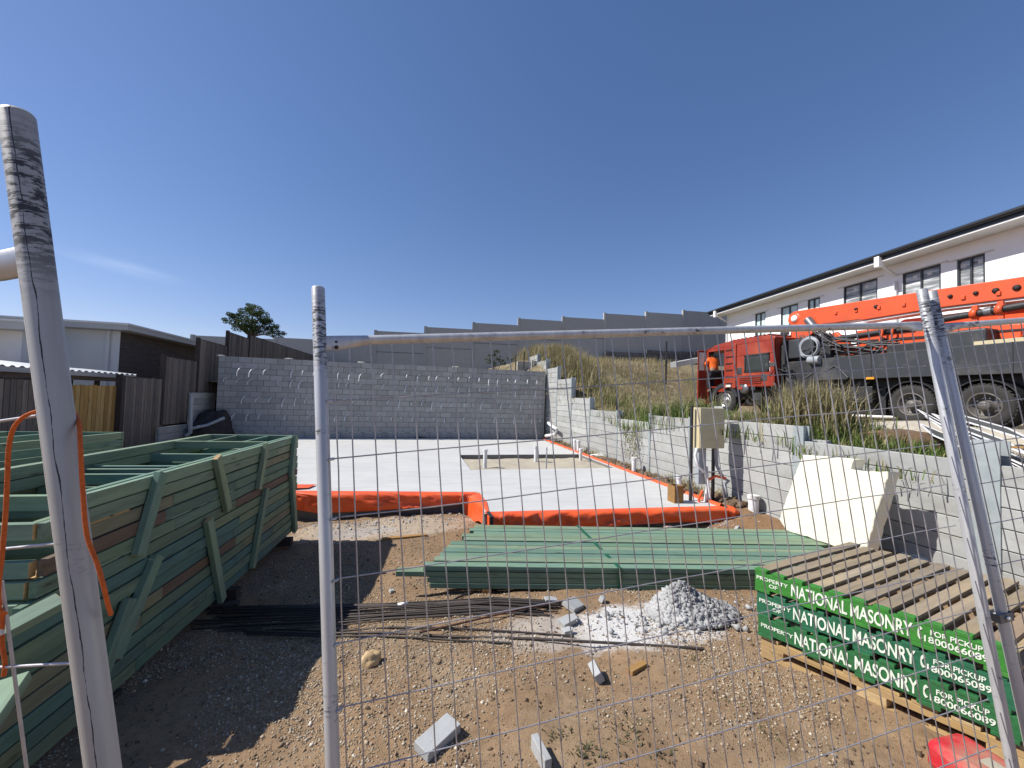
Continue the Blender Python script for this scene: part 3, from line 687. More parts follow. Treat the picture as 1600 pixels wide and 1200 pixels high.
# ================================================================== PRECAST NOISE WALL on the skyline
hr = V((math.cos(_y), -math.sin(_y), 0)); hf = V((math.sin(_y), math.cos(_y), 0))
wd = (hr*math.cos(math.radians(8))+hf*math.sin(math.radians(8))).normalized(); wn = V((-wd.y, wd.x, 0))
P0 = D(664, 511, 30.0)
nw = thing('noise_wall', 'long stepped grey precast panel wall along the skyline behind the lot', 'wall', (P0.x, P0.y, 3.2))
edges = [(300, 524), (430, 527.5), (586, 517), (664, 511), (739, 504.5), (810, 498), (879, 495.5), (944, 490), (1009, 488), (1067, 485.5), (1125, 483), (1190, 480)]
for (xa, ya), (xb, yb) in zip(edges, edges[1:]):
    a = PP(xa, ya, P0, wn); b = PP(xb, ya+2, P0, wn); L = (b-a).dot(wd); a0 = V((a.x, a.y, 0))
    R = Matrix((wd, wn, V((0, 0, 1)))).transposed(); zt_ = a.z
    m = MB().box(a0+wd*L/2+V((0, 0, (zt_+2)/2)), (L-.03, .16, zt_-2), R); p = m.build('panel', 'precast', nw)
    MB().box(a0+wd*(L/2)-wn*.03+V((0, 0, zt_-1.55)), (L-.03, .16, .02), R).build('panel_joint', 'frame_dark', p)
    MB().box(a0+wd*.06+V((0, 0, (zt_+2)/2+.03)), (.2, .24, zt_-2+.05), R).build('panel_post', 'precast', p)
sb = thing('stone_wall', 'low dark stained stone base wall under the grey skyline panels', 'wall', (P0.x, P0.y, 3.2))
for xa, xb, yt in ((880, 945, 556), (945, 1009, 549), (1009, 1060, 547), (1060, 1125, 549)):
    a = PP(xa, yt, P0-wn*.35, wn); b = PP(xb, yt, P0-wn*.35, wn); L = (b-a).dot(wd)
    z = a.z; R = Matrix((wd, wn, V((0, 0, 1)))).transposed(); a0 = V((a.x, a.y, 0))
    for k in range(5):
        t = 0
        while t < L-.1:
            l = min(random.uniform(.5, .9), L-t); o = plank('stone', a0+wd*t+V((0, 0, z-.15-.3*k))-wn*random.uniform(0, .05), a0+wd*(t+l-.02)+V((0, 0, z-.15-.3*k)), .2, .28, 'stone_base', sb); t += l

# ================================================================== LEFT PALING FENCE
FX = -7.0
lf = thing('paling_fence', 'weathered grey timber paling fence stepping up the left boundary', 'fence', (FX, 16, 0))
bays = [(7.2, 10.25, 1.80, 1.81, .0), (11.85, 13.55, 1.97, 1.97, .0), (13.57, 15.40, 2.64, 2.62, .65), (15.41, 17.52, 3.38, 3.38, 1.3), (17.53, 19.56, 3.95, 3.95, 1.9), (19.57, 31.2, 4.12, 4.34, 2.3)]
def palings(par, a, b, z0, z1, zb, mat, step=.118):
    y = a
    while y < b:
        t = (y-a)/(b-a); z = z0+(z1-z0)*t+random.uniform(-.012, .012)
        o = plank('paling', (FX+random.uniform(-.006, .006), y+step/2, zb), (FX, y+step/2+random.uniform(-.006, .006), z), step-.014, .016, mat, par, up=(1, 0, 0)); y += step
for a, b, z0, z1, zb in bays:
    palings(lf, a, b, z0, z1, zb, 'paling', .118 if b < 20 else .15)
    plank('post', (FX-.02, a, zb), (FX-.02, a, z0+.06), .1, .1, 'dark_post', lf)
    plank('top_rail', (FX-.03, a, z0+.01), (FX-.03, b, z1+.01), .06, .03, 'dark_post', lf)
bf = thing('brown_fence_panel', 'fresh yellow-brown paling panel set into the grey fence beside the leaning pole', 'fence', (FX, 11, 0))
palings(bf, 10.28, 11.80, 1.74, 1.74, .0, 'brown_paling', .12)
plank('post', (FX+.05, 11.78, 0), (FX+.05, 11.78, 1.97), .14, .12, 'dark_post', bf)
plank('rail', (FX-.04, 10.28, 1.6), (FX-.04, 11.8, 1.6), .06, .08, 'dark_post', bf)
lr = thing('boundary_retaining_wall', 'dark concrete sleepers holding soil under the left paling fence', 'retaining wall', (FX, 14.5, 0))
for k in range(9):
    plank('sleeper', (FX+.07, 13.3 if k < 4 else 14.9, -.1+.2*k), (FX+.07, 16.5, -.1+.2*k), .08, .19, 'sleeper', lr)
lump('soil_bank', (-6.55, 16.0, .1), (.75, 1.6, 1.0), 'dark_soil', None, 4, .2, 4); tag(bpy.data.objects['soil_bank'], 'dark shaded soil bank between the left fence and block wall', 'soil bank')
def pipe(name, pts, r, mat, label, cat='pipe', cap=0, parent=None, coll=None):
    t = thing(name, label, cat, pts[0]) if parent is None else parent
    MB().tube(pts, r, 14).build('pipe', mat, t, fix=False)
    if cap:
        p = V(pts[-1]); MB().tube([p-V((0, 0, cap)), p+V((0, 0, .004))], r*1.22, 14).build('collar', mat, t, fix=False)
    return t
p0 = PX(297, 676, -6.6); p1 = PX(299, 617, -6.6)
t = pipe('stack_pipe', [p0+V((-.1, 0, -.1)), p0, (p0+p1)/2+V((0, 0, 0)), p1], .06, 'grey_pvc', 'grey vertical drain pipe with a side elbow in front of left fence')
MB().tube([p0+V((0, 0, .12)), p0+V((.35, .2, .22)), p0+V((.75, .4, .45))], .045, 10).build('elbow', 'grey_pvc', t, fix=False)

# ================================================================== NEIGHBOUR HOUSE (left)
hs = thing('neighbour_house', 'pale grey flat roofed house with dark brick side wall behind left fence', 'house', (-12, 17, 0))
Hc = PX(188, 520, -9.3); He = PX(200, 508, -8.8); ze = He.z
MB().bb((-24, Hc.y, 0), (-9.32, Hc.y+.2, ze-.12)).build('wall', 'house_white', hs)
MB().bb((-9.5, Hc.y+.003, 0), (-9.3, Hc.y+12, ze-.12)).build('brick_wall', 'dark_brick', hs)
MB().bb((-9.5, Hc.y-.012, 0), (-9.29, Hc.y+.0, ze-.13)).build('corner_trim', 'house_white', hs)
rf = MB().bb((-24, He.y, ze-.16), (He.x, Hc.y+12.5, ze)).build('roof', 'house_fascia', hs)
MB().bb((-24.05, He.y-.03, ze), (He.x+.03, Hc.y+12.5, ze+.06)).build('roof_trim', 'roof_sheet', rf)
MB().bb((-9.62, Hc.y-.08, 0), (-9.54, Hc.y-.02, ze-.16)).build('downpipe', 'house_white', hs)
Le = PX(38, 503, -9.9)
MB().bb((-24, Le.y+.5, 0), (Le.x-.4, Le.y+1.0, Le.z-.2)).build('side_wall', 'house_white', hs)
rf2 = MB().bb((-24, Le.y, Le.z-.2), (Le.x, Le.y+1.2, Le.z)).build('upper_roof', 'house_fascia', hs)
MB().bb((-24, Le.y-.03, Le.z), (Le.x+.03, Le.y+1.2, Le.z+.06)).build('roof_trim', 'roof_sheet', rf2)
pr = thing('patio_roof', 'low patio roof with white corrugated edge and brown fascia behind left fence', 'patio roof', (-8, 10, 1.8))
ya, yb = 5.5, PX(215, 588, -7.55).y; zp = PX(120, 580, -7.55).z
rows = []
for k in range(int((yb-ya)/.05)+1):
    y = ya+k*.05; h = [.0, .0, .03, .03][k % 4]*1.0
    rows.append([V((-7.55, y, zp+h)), V((-10.5, y, zp+.25+h))])
MB().grid(rows, False).build('roof_sheeting', 'roof_sheet', pr, fix=False)
MB().bb((-7.66, ya, zp-.2), (-7.62, yb-.1, zp-.01)).build('fascia', 'brown_fascia', pr)
MB().bb((-7.62, ya, zp-.1), (-7.52, yb-.1, zp-.004)).build('gutter', 'house_fascia', pr)
MB().bb((-10.5, ya, zp-.45), (-10.3, yb-.3, zp+.1)).build('back_beam', 'brown_fascia', pr)
for y in (8.0, 10.4, 12.2): MB().bb((-7.72, y-.05, 0), (-7.66, y+.05, zp-.05)).build('post', 'dark_post', pr)
MB().bb((-7.9, ya, zp-.75), (-7.84, 11.7, zp-.2)).build('shade_board', 'dark_post', pr)

# ================================================================== WHITE BUILDING (right)
zE = 7.9; Pa, Pb = G(1118, 490, zE), G(1600, 335, zE); bu = (Pb-Pa); bu.z = 0; bu.normalize(); bn = V((bu.y, -bu.x, 0))
if bn.x > 0: bn = -bn          # faces the lot
ov = .85; wb = thing('white_building', 'long white two storey building with black gutter line at upper right', 'building', (Pa.x, Pa.y, 1.4))
Rb = Matrix((bu, bn, V((0, 0, 1)))).transposed(); Lb = (Pb-Pa).length+14
o_ = V((Pa.x, Pa.y, 0))-bn*ov            # foot of far corner of wall
def wpt(s, z, out=0): return o_+bu*s+bn*out+V((0, 0, z))
def wall_sz(px, py, out=0):
    p = PP(px, py, o_+bn*out, bn)-o_; return p.dot(bu), p.z
wins = []
for px0, px1, py_t, py_b, ref in ((1180, 1196, 491, 533, 'side'), (1220, 1247, 481, 504, 'g'), (1262, 1281, 469, 492, 'g'), (1318, 1371, 449, 488, 'f'), (1410, 1470, 428, 480, 'f'), (1495, 1539, 407, 450, 'f')):
    s0, z0 = wall_sz(px0, py_t); s1, _ = wall_sz(px1, py_t); wins.append((s0, s1, z0, z0-(1.25 if ref != 'side' else 1.9), ref))
# wall made of strips round the window openings
segs = []; s = .0; m = MB(); zt_ = zE-.02; zb_ = 1.0
def wbox(s0, s1, z0, z1): m.box(wpt((s0+s1)/2, (z0+z1)/2, -.1), (abs(s1-s0), .2, abs(z1-z0)), Rb)
for (a, b, zh, zl, _) in wins:
    wbox(s, a, zb_, zt_); wbox(a, b, zh, zt_); wbox(a, b, zb_, zl); s = b
wbox(s, Lb, zb_, zt_); m.build('wall', 'white_wall', wb)
MB().box(wpt(.1, (zb_+zt_)/2, -4.1), (.2, 7.8, zt_-zb_), Rb).box(wpt(Lb-.1, (zb_+zt_)/2, -4.1), (.2, 7.8, zt_-zb_), Rb).build('end_wall', 'white_wall', wb)
MB().box(wpt(Lb/2, 4, -6), (Lb-.5, .1, 6), Rb).build('inner_wall', 'frame_dark', wb)
for i, (a, b, zh, zl, kind) in enumerate(wins):
    fr = MB()
    for q in (a+.03, (a+b)/2, b-.03): fr.box(wpt(q, (zh+zl)/2, -.06), (.06, .08, zh-zl), Rb)
    fr.box(wpt((a+b)/2, zh-.03, -.055), (b-a, .08, .06), Rb); fr.box(wpt((a+b)/2, zl+.03, -.055), (b-a, .08, .06), Rb)
    w = fr.build('window', 'frame_dark', wb)
    for h0, h1 in ((a, (a+b)/2), ((a+b)/2, b)):
        MB().box(wpt((h0+h1)/2, (zh+zl)/2, -.08), (h1-h0-.06, .01, zh-zl-.06), Rb).build('pane', 'film' if kind == 'f' else 'pane', w)
    if kind == 'f':
        for q in ((a+b)/2-.25, (a+b)/2+.25): MB().box(wpt(q, zh-.25, -.07), (.16, .008, .14), Rb).build('sticker', 'paper', w)
    MB().box(wpt((a+b)/2, zh+.02, .03), (b-a+.5, .08, .03), Rb).build('head_flashing', 'soffit', w)
    MB().box(wpt((a+b)/2, zl-.02, .03), (b-a+.2, .08, .04), Rb).build('sill', 'soffit', w)
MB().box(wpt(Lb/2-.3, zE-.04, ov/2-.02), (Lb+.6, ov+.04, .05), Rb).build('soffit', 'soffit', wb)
rf = MB().box(wpt(Lb/2-.3, zE+.13, ov-.02), (Lb+.8, .05, .30), Rb).build('fascia', 'black_fascia', wb)
MB().tube([wpt(-.7, zE+.2, ov+.06), wpt(Lb, zE+.2, ov+.06)], .09, 10).build('gutter', 'black_fascia', rf, fix=False)
m = MB(); m.add([wpt(-.7, zE+.27, ov), wpt(Lb, zE+.27, ov), wpt(Lb, zE+1.2, -5), wpt(-.7, zE+1.2, -5), wpt(Lb, zE+.1, -10), wpt(-.7, zE+.1, -10)], [(0, 1, 2, 3), (3, 2, 4, 5)])
m.build('roof', 'black_fascia', wb, fix=False)
for pxd in (1119.5, 1400):
    s_, _ = wall_sz(pxd, 450, .06); s_ = max(s_, .08)
    dp = MB().box(wpt(s_, (zE-.9)/2+.3, .06), (.09, .08, zE-1.3), Rb).beam(wpt(s_, zE-.55, .06), wpt(s_, zE-.18, ov-.05), .08, .08).build('downpipe', 'soffit', wb)
    MB().box(wpt(s_, zE-.05, ov+.06), (.2, .18, .42), Rb).build('rain_head', 'white_wall', dp)
MB().box(wpt(Lb/2, 1.5, .02), (Lb, .06, 1.2), Rb).build('plinth', 'white_wall', wb)

# ================================================================== TREE
tb = D(395, 527, 40); tr = thing('gum_tree', 'lone dark green tree rising behind the left fence on skyline', 'tree', (tb.x, tb.y, 3.0))
base = V((tb.x, tb.y, 3.0)); k = 40/FPX
m = MB(); crown_c = []
def tp(px, py): return D(px, py, 40)
fork = tp(392, 526)
m.tube([base, base.lerp(fork, .6)+V((.05, 0, 0)), fork], [.3, .2, .17], 8)
cl_px = [(372, 497, 9), (383, 488, 10), (397, 485, 12), (409, 492, 11), (418, 503, 10), (428, 514, 9), (437, 521, 6), (365, 503, 8), (404, 505, 11), (388, 503, 10), (415, 517, 10), (372, 512, 9), (390, 514, 9), (402, 518, 8), (380, 505, 9), (425, 522, 7), (362, 493, 6), (393, 480, 7)]
for i, (px, py, r) in enumerate(cl_px):
    dd = random.uniform(-1.3, 1.3); c = D(px, py, 40+dd); crown_c.append((c, r*k))
    mid = fork.lerp(c, .5)+V((random.uniform(-.15, .15), 0, .1)); m.tube([fork, mid, c], [.1, .06, .02], 5)
m.build('trunk', 'bark', tr, fix=False)
def leaves(cs, per, size):
    vs = []; fs = []
    for c, r in cs:
        n = int(per*r*r)
        d = rng.normal(size=(n, 3)); d /= np.linalg.norm(d, axis=1)[:, None]; d *= (r*rng.uniform(.25, 1.08, n)**.5)[:, None]; d[:, 2] *= .75
        p = np.array(c)+d
        a = rng.normal(size=(n, 3)); a /= np.linalg.norm(a, axis=1)[:, None]; b = np.cross(a, rng.normal(size=(n, 3))); b /= np.linalg.norm(b, axis=1)[:, None]
        s = (size*rng.uniform(.6, 1.4, n))[:, None]
        q = np.stack([p-a*s, p+b*s*.45, p+a*s, p-b*s*.45], 1).reshape(-1, 3); vs.append(q)
    vs = np.concatenate(vs); return vs, np.arange(len(vs)).reshape(-1, 4)
vs, fs = leaves([(c, r*1.02) for c, r in crown_c]+[(c+V((random.gauss(0, .35), random.gauss(0, .3), random.gauss(.05, .28))), random.uniform(.15, .33)) for c, r in crown_c for _ in range(3)], 900, .085); o = fast_mesh('crown', vs-np.array(base), fs, 'tree_leaf', parent=tr)
o['kind'] = 'stuff'
# small shrub against the grey panels
sc_ = D(772, 562, 22); sh = thing('shrub', 'small sparse dark shrub against the grey panels behind block wall', 'shrub', (sc_.x, sc_.y, sc_.z-1.2))
m = MB()
tips = [(D(px, py, 22+random.uniform(-.3, .3)), .22) for px, py in ((768, 556), (775, 550), (780, 560), (770, 568), (786, 566), (797, 562), (764, 563))]
for c, r in tips: m.tube([sc_+V((0, 0, -1.2)), (sc_+c)/2, c], [.02, .015, .006], 5)
m.build('stem', 'bark', sh, fix=False); vs, fs = leaves(tips, 900, .06); o = fast_mesh('foliage', vs-np.array(W[sh.name].translation), fs, 'tree_leaf', parent=sh); o['kind'] = 'stuff'

# ================================================================== CONCRETE PUMP TRUCK
TX = 12.4; GT = 1.38
tk = thing('pump_truck', 'orange concrete pump truck with folded boom parked on the bank at right', 'truck', (TX+1.25, 9.5, GT))
def TP(px, py, dx=0): return PX(px, py, TX+dx)
m = MB()
for x in (.85, 1.65): m.bb((TX+x-.06, 4.2, GT+.75), (TX+x+.06, 14.6, GT+1.05))
for y in (5, 8, 9.5, 11, 12.5, 14): m.bb((TX+.85, y-.06, GT+.8), (TX+1.65, y+.06, GT+1.0))
m.build('chassis', 'black', tk)
def wheel(y, x, w, rimmat, dual):
    t = MB(); r = .5; ax = (1, 0, 0); c = (x, y, GT+r)
    pr = [(0, .29), (.0, .33), (-.015, .38), (.0, .455), (.03, .487), (.06, .5), (w-.06, .5), (w-.03, .487), (w, .455), (w, .3)]
    t.lathe(pr, c, ax, 36)
    for k in range(36):
        a = 2*PI*k/36
        for s in (.07, w-.07): t.box(V(c)+V((s, math.cos(a)*.502, math.sin(a)*.502)), (.1, .05, .02), Matrix.Rotation(a-PI/2, 3, 'X'))
    if dual: t.lathe([(p+w+.06, q) for p, q in pr], c, ax, 28)
    o = t.build('wheel', 'rubber', tk, fix=False)
    q = MB()
    q.lathe([(.0, .295), (-.012, .28), (.02, .26), (.05 if not dual else .14, .23), (.05 if not dual else .15, .13), (-.0, .11), (-.03, .09), (-.035, .0)], c, ax, 28)
    q.build('rim', rimmat, o, fix=False)
    q = MB()
    for k in range(10):
        a = 2*PI*k/10; p = V(c)+V((.03 if not dual else .12, math.cos(a)*.18, math.sin(a)*.18)); q.tube([p, p-V((.04, 0, 0))], .016, 6)
    q.build('wheel_nuts', 'steel', o, fix=False)
    if not dual:
        q = MB()
        for k in range(8):
            a = 2*PI*k/8+.2; p = V(c)+V((.035, math.cos(a)*.225, math.sin(a)*.225)); q.lathe([(0, .03), (.012, .0)], p, (-1, 0, 0), 8)
        q.build('rim_hole', 'hole', o, fix=False)
for y, rm, du in ((13.65, 'rim', 0), (7.42, 'rim_dark', 1), (6.07, 'rim_dark', 1)):
    wheel(y, TX+.05, .28, rm, du)
    MB().lathe([(0, .5), (.28, .5), (.28, .3), (0, .3)], (TX+2.15, y, GT+.5), (1, 0, 0), 24).build('far_wheel', 'rubber', tk, fix=False)
    MB().tube([(TX+.4, y, GT+.5), (TX+2.2, y, GT+.5)], .09, 8).build('axle', 'black', tk, fix=False)
# cab
cy0, cy1 = 11.35, 14.75; zf, zr_ = GT+1.05, GT+2.8
m = MB()
m.bb((TX, cy0, zf), (TX+.06, 13.1, zf+.55))                       # sleeper lower side
m.bb((TX, cy0, zf+1.2), (TX+.06, 13.1, zr_-.05)); m.bb((TX, cy0, zf+.55), (TX+.06, 11.55, zf+1.2)); m.bb((TX, 12.65, zf+.55), (TX+.06, 13.1, zf+1.2))
m.bb((TX+.02, 14.62, zf-.4), (TX+.1, cy1, zr_-.1))                # a pillar
m.bb((TX, 13.65, zr_-.22), (TX+.06, 14.65, zr_-.05))              # door header
m.bb((TX, cy0, zf), (TX+2.5, cy0+.06, zr_-.05))                   # rear wall
m.bb((TX+2.44, cy0, zf), (TX+2.5, 13.6, zr_-.05)); m.bb((TX+2.44, 13.6, zf), (TX+2.5, cy1, zf+.75))
m.bb((TX+.1, cy1-.06, zf-.45), (TX+2.5, cy1, zf+.8)); m.bb((TX+2.4, cy1-.08, zf), (TX+2.5, cy1, zr_-.1))
m.bb((TX+.06, cy0+.06, zf-.02), (TX+2.44, cy1-.06, zf+.04))
m.bb((TX, 13.65, zf-.2), (TX+.08, 14.2, zf+.0))
m.build('cab', 'cab_red', tk, bevel=.02)
m = MB(); prof = [(cy0-.02, zr_-.08), (cy0-.02, zr_+.02), (cy0+.25, zr_+.1), (13.2, zr_+.14), (14.2, zr_+.04), (cy1+.05, zr_-.14), (cy1+.05, zr_-.2), (cy1-.1, zr_-.12)]
m.prism([V((TX-.01, y, z)) for y, z in prof], (2.52, 0, 0)); m.build('cab_roof', 'cab_red', tk, bevel=.05)
q = MB()
for k in range(9): y = cy0+.3+k*.2; q.bb((TX+.02, y-.03, zr_+.1), (TX+2.4, y+.03, zr_+.165))
q.build('roof_rib', 'cab_red', tk, bevel=.012)
q = MB().bb((TX-.006, 11.62, zf+.6), (TX+.03, 12.6, zf+1.16)).build('sleeper_window', 'cab_glass', tk, bevel=.03)
MB().bb((TX-.02, 11.56, zf+.55), (TX+.01, 11.62, zf+1.2)).bb((TX-.02, 12.6, zf+.55), (TX+.01, 12.66, zf+1.2)).bb((TX-.02, 11.56, zf+1.16), (TX+.01, 12.66, zf+1.22)).bb((TX-.02, 11.56, zf+.54), (TX+.01, 12.66, zf+.6)).build('window_seal', 'black', q)
m = MB().bb((TX-.05, 13.05, zf-.05), (TX+.06, 13.65, zr_-.03)).build('louvre_column', 'cab_red', tk, bevel=.02)
for k in range(6): MB().bb((TX-.075, 13.2, zf+.12+k*.27), (TX-.045, 13.55, zf+.16+k*.27)).build('louvre', 'hole', m)
for k in range(5): MB().bb((TX-.03, 11.9, zf+.12+k*.07), (TX+.0, 12.9, zf+.15+k*.07)).build('side_rib', 'cab_red', tk)
MB().bb((TX-.09, 13.25, zf-.0), (TX-.05, 13.5, zf+.09)).build('step_lamp', 'paper', m)
dr = MB().bb((TX-.40, cy1-.02, zf-.5), (TX+.02, cy1+.05, zf+.75)).bb((TX-.40, cy1, zf+.75), (TX-.34, cy1+.04, zr_-.15)).bb((TX-.06, cy1, zf+.75), (TX+.02, cy1+.04, zr_-.15)).bb((TX-.40, cy1, zr_-.22), (TX+.02, cy1+.04, zr_-.13)).build('open_door', 'cab_red', tk, bevel=.02)
MB().bb((TX-.34, cy1+.01, zf+.75), (TX-.06, cy1+.02, zr_-.22)).build('door_glass', 'pane', dr)
MB().bb((TX+.1, 14.0, zf-.55), (TX+.8, 14.7, zf-.02)).bb((TX+.02, 14.05, GT+.35), (TX+.4, 14.5, GT+.42)).bb((TX+.02, 14.05, GT+.65), (TX+.4, 14.5, GT+.72)).build('cab_steps', 'black', tk)
MB().bb((TX+.02, cy1-.12, GT+.3), (TX+2.5, cy1+.08, GT+.72)).build('bumper', 'cab_red', tk, bevel=.04)
MB().bb((TX+.25, 13.2, zf+.04), (TX+.85, 13.75, zf+.45)).bb((TX+.25, 13.2, zf+.45), (TX+.85, 13.35, zf+1.1)).build('driver_seat', 'black', tk, bevel=.05)
MB().bb((TX+.1, 14.4, zf+.4), (TX+2.4, 14.7, zf+.75)).build('dashboard', 'black', tk, bevel=.05)
def arc(y, r0_, r1_, a0, a1, x0_, x1_, mat, name):
    pts = []
    for k in range(13): a = a0+(a1-a0)*k/12; pts.append((math.cos(a), math.sin(a)))
    poly = [V((x0_, y+r1_*c, GT+.5+r1_*s_)) for c, s_ in pts]+[V((x0_, y+r0_*c, GT+.5+r0_*s_)) for c, s_ in pts[::-1]]
    return MB().prism(poly, (x1_-x0_, 0, 0)).build(name, mat, tk)
arc(13.65, .56, .72, .05, PI-.25, TX-.03, TX+.5, 'charcoal', 'mudguard')
MB().bb((TX-.02, 12.75, GT+.95), (TX+.06, 13.0, zf)).bb((TX-.02, 14.2, GT+.95), (TX+.06, 14.5, zf-.1)).build('guard_panel', 'cab_red', tk)
# black machinery between cab and deck
m = MB()
for a, b in (((.3, 8.6, .95), (2.2, 11.2, 1.9)), ((.15, 10.4, .3), (.9, 11.2, 1.0)), ((.1, 9.2, .35), (.8, 10.2, .95)), ((.5, 9.8, 1.9), (2.0, 11.0, 2.35)), ((.25, 11.25, 1.0), (.7, 11.5, 2.5)), ((.2, 8.4, .5), (.9, 9.1, 1.0)), ((.35, 11.5, .35), (2, 13, 1.0))):
    m.bb((TX+a[0], a[1], GT+a[2]), (TX+b[0], b[1], GT+b[2]))
m.build('machinery', 'black', tk, bevel=.03)
m = MB()
for i in range(26):
    y = random.uniform(8.8, 11.8); z = GT+random.uniform(.5, 2.3); p = V((TX+random.uniform(.0, .25), y, z)); pts = [p]
    for k in range(4): pts.append(pts[-1]+V((random.uniform(-.05, .05), random.uniform(-.35, .25), random.uniform(-.25, .25))))
    m.tube(pts, random.uniform(.015, .035), 6)
m.build('hoses', 'charcoal', tk, fix=False)
m = MB()
for px, py, sx_, sy_ in ((1157, 580, .25, .3), (1168, 595, .3, .12), (1185, 620, .35, .3), (1178, 607, .2, .15), (1195, 590, .3, .25), (1205, 570, .4, .15), (1160, 560+32, .12, .12)):
    p = TP(px, py, .05); m.box(p, (.12, sx_, sy_))
m.build('valve_block', 'charcoal', tk, bevel=.02)
m = MB().lathe([(-.1, 0), (-.1, .2), (.02, .22), (.02, .0)], TP(1165, 607, .1), (1, 0, 0), 20).build('air_filter', 'steel', tk, fix=False)
p = TP(1232, 545, .3); MB().bb((p.x, p.y-.9, p.z-.35), (p.x+.5, p.y+.9, p.z+.3)).build('battery_box', 'charcoal', tk, bevel=.03)
p = TP(1272, 562, -.04); MB().tube([p+V((0, .15, .0)), p-V((0, .2, .02))], .13, 12).build('filter_canister', 'grey_pvc', tk, fix=False)
m = MB()
for k in range(3):
    c = TP(1264, 543, -.02-.04*k); r = .34-.03*k; m.tube([c+V((0, r*math.cos(a*.2618), r*math.sin(a*.2618))) for a in range(25)], .022, 6)
m.build('hose_coil', 'grey_pvc', tk, fix=False)
# deck, side panel
MB().bb((TX, 4.5, GT+1.2), (TX+.06, 9.95, GT+1.88)).build('side_panel', 'charcoal', tk, bevel=.01)
for y in (5.6, 6.9, 8.3): MB().bb((TX-.01, y-.01, GT+1.2), (TX, y+.01, GT+1.88)).build('panel_seam', 'black', tk)
MB().bb((TX+.06, 4.5, GT+1.75), (TX+2.5, 10.0, GT+1.86)).bb((TX+2.44, 4.5, GT+1.2), (TX+2.5, 9.95, GT+1.75)).build('deck', 'black', tk)
MB().bb((TX+.5, 4.4, GT+.75), (TX+2.0, 9.8, GT+1.75)).bb((TX+.4, 8.2, GT+.2), (TX+2, 11.2, GT+.95)).bb((TX+1.0, 4.6, GT+.25), (TX+1.6, 8.3, GT+.8)).bb((TX+2.2, 8.0, GT+.15), (TX+2.4, 13.0, GT+1.0)).build('underbody_shade', 'black', tk)  # rough underbody blocks, black in place of the shadow beneath the truck
for y in (6.07, 7.42): arc(y, .58, .6, .2, PI-.2, TX+.03, TX+.65, 'black', 'rear_guard')
MB().bb((TX-.02, 5.0, GT+1.02), (TX+.02, 5.35, GT+1.09)).build('amber_lamp', 'amber', tk)
MB().bb((TX-.02, 5.0, GT+.9), (TX+.02, 5.3, GT+.98)).build('red_lamp', 'red_lamp', tk)
p = TP(1360, 591, -.02); MB().bb((p.x-.02, p.y-.1, p.z-.03), (p.x+.03, p.y+.1, p.z+.03)).build('amber_lamp', 'amber', tk)
a, b = TP(1500, 537, .5), TP(1430, 548, .5)
MB().bb((a.x-.1, a.y-.5, GT+1.86), (a.x+.6, a.y+.25, GT+2.32)).build('hopper_box', 'charcoal', tk, bevel=.05)
MB().bb((b.x-.1, b.y-.4, GT+1.86), (b.x+.6, b.y+.6, GT+2.15)).build('tool_box', 'black', tk, bevel=.03)
p = TP(1570, 548, .3); MB().bb((p.x, p.y-.6, GT+1.86), (p.x+.3, p.y+.5, GT+2.0)).build('cream_box', 'box_beige', tk)
# booms
def boom(name, pts_top, pts_bot, x0_, w, mat='orange', par=tk, bev=.02):
    poly = [PX(px, py, x0_) for px, py in pts_top]+[PX(px, py, x0_) for px, py in pts_bot[::-1]]
    # keep the traced side outline but square it on one upright plane
    return MB().prism([V((x0_, p.y, p.z)) for p in poly], (w, 0, 0)).build(name, mat, par, bevel=bev)
BX = TX+.95
b1 = boom('upper_boom', [(1231, 499), (1233, 492), (1240, 487), (1247, 485.5), (1450, 454), (1600, 431.5), (1700, 416)], [(1231, 503), (1236, 508), (1245, 510), (1300, 505), (1342, 499), (1347, 500), (1465, 481), (1600, 464), (1700, 452)], BX, .5)
p = PX(1242, 498, BX); m = MB().lathe([(-.03, .0), (-.03, .13), (-.0, .2)], p, (1, 0, 0), 24).build('pivot_boss', 'orange', b1, fix=False)
MB().lathe([(-.045, 0), (-.045, .12), (-.03, .12)], p, (1, 0, 0), 20).build('pivot_hole', 'white_wall', b1, fix=False)
for px, py, r in ((1338, 483, .05), (1369, 479, .055), (1485, 463, .05), (1525, 458, .05), (1556, 454, .065), (1589, 449.5, .07)):
    p = PX(px, py, BX); MB().lathe([(-.05, 0), (-.05, r*.7), (-.02, r), (.0, r)], p, (1, 0, 0), 12).build('bolt', 'hole', b1, fix=False)
boom('wear_strip', [(1347, 501), (1465, 482), (1600, 465), (1700, 453)], [(1347, 503.5), (1465, 484.5), (1600, 468.5), (1700, 457)], BX+.05, .4, 'soffit', b1, 0)
b2 = boom('middle_boom', [(1405, 503), (1412, 499), (1465, 493), (1600, 475), (1700, 462)], [(1405, 508), (1412, 512), (1465, 508), (1600, 503), (1700, 500)], BX+.3, .4)
b3 = boom('lower_boom', [(1338, 517), (1380, 512), (1470, 512), (1600, 505), (1700, 500)], [(1338, 553), (1352, 555), (1425, 548), (1470, 535), (1600, 528), (1700, 522)], BX-.1, .45)
boom('boom_stripe', [(1340, 532), (1425, 526), (1600, 513)], [(1340, 536), (1425, 530), (1600, 516)], BX-.12, .02, 'hole', b3, 0)
for px, py, r in ((1380, 530, .06), (1370, 544, .05), (1350, 546, .07), (1545, 529, .07)): MB().lathe([(-.05, 0), (-.05, r*.7), (-.02, r), (.0, r)], PX(px, py, BX-.1), (1, 0, 0), 12).build('bolt', 'hole', b3, fix=False)
bt = boom('turret_bracket', [(1236, 512), (1262, 510), (1275, 515), (1262, 527), (1236, 530)], [(1236, 531), (1240, 532)], BX, .5)
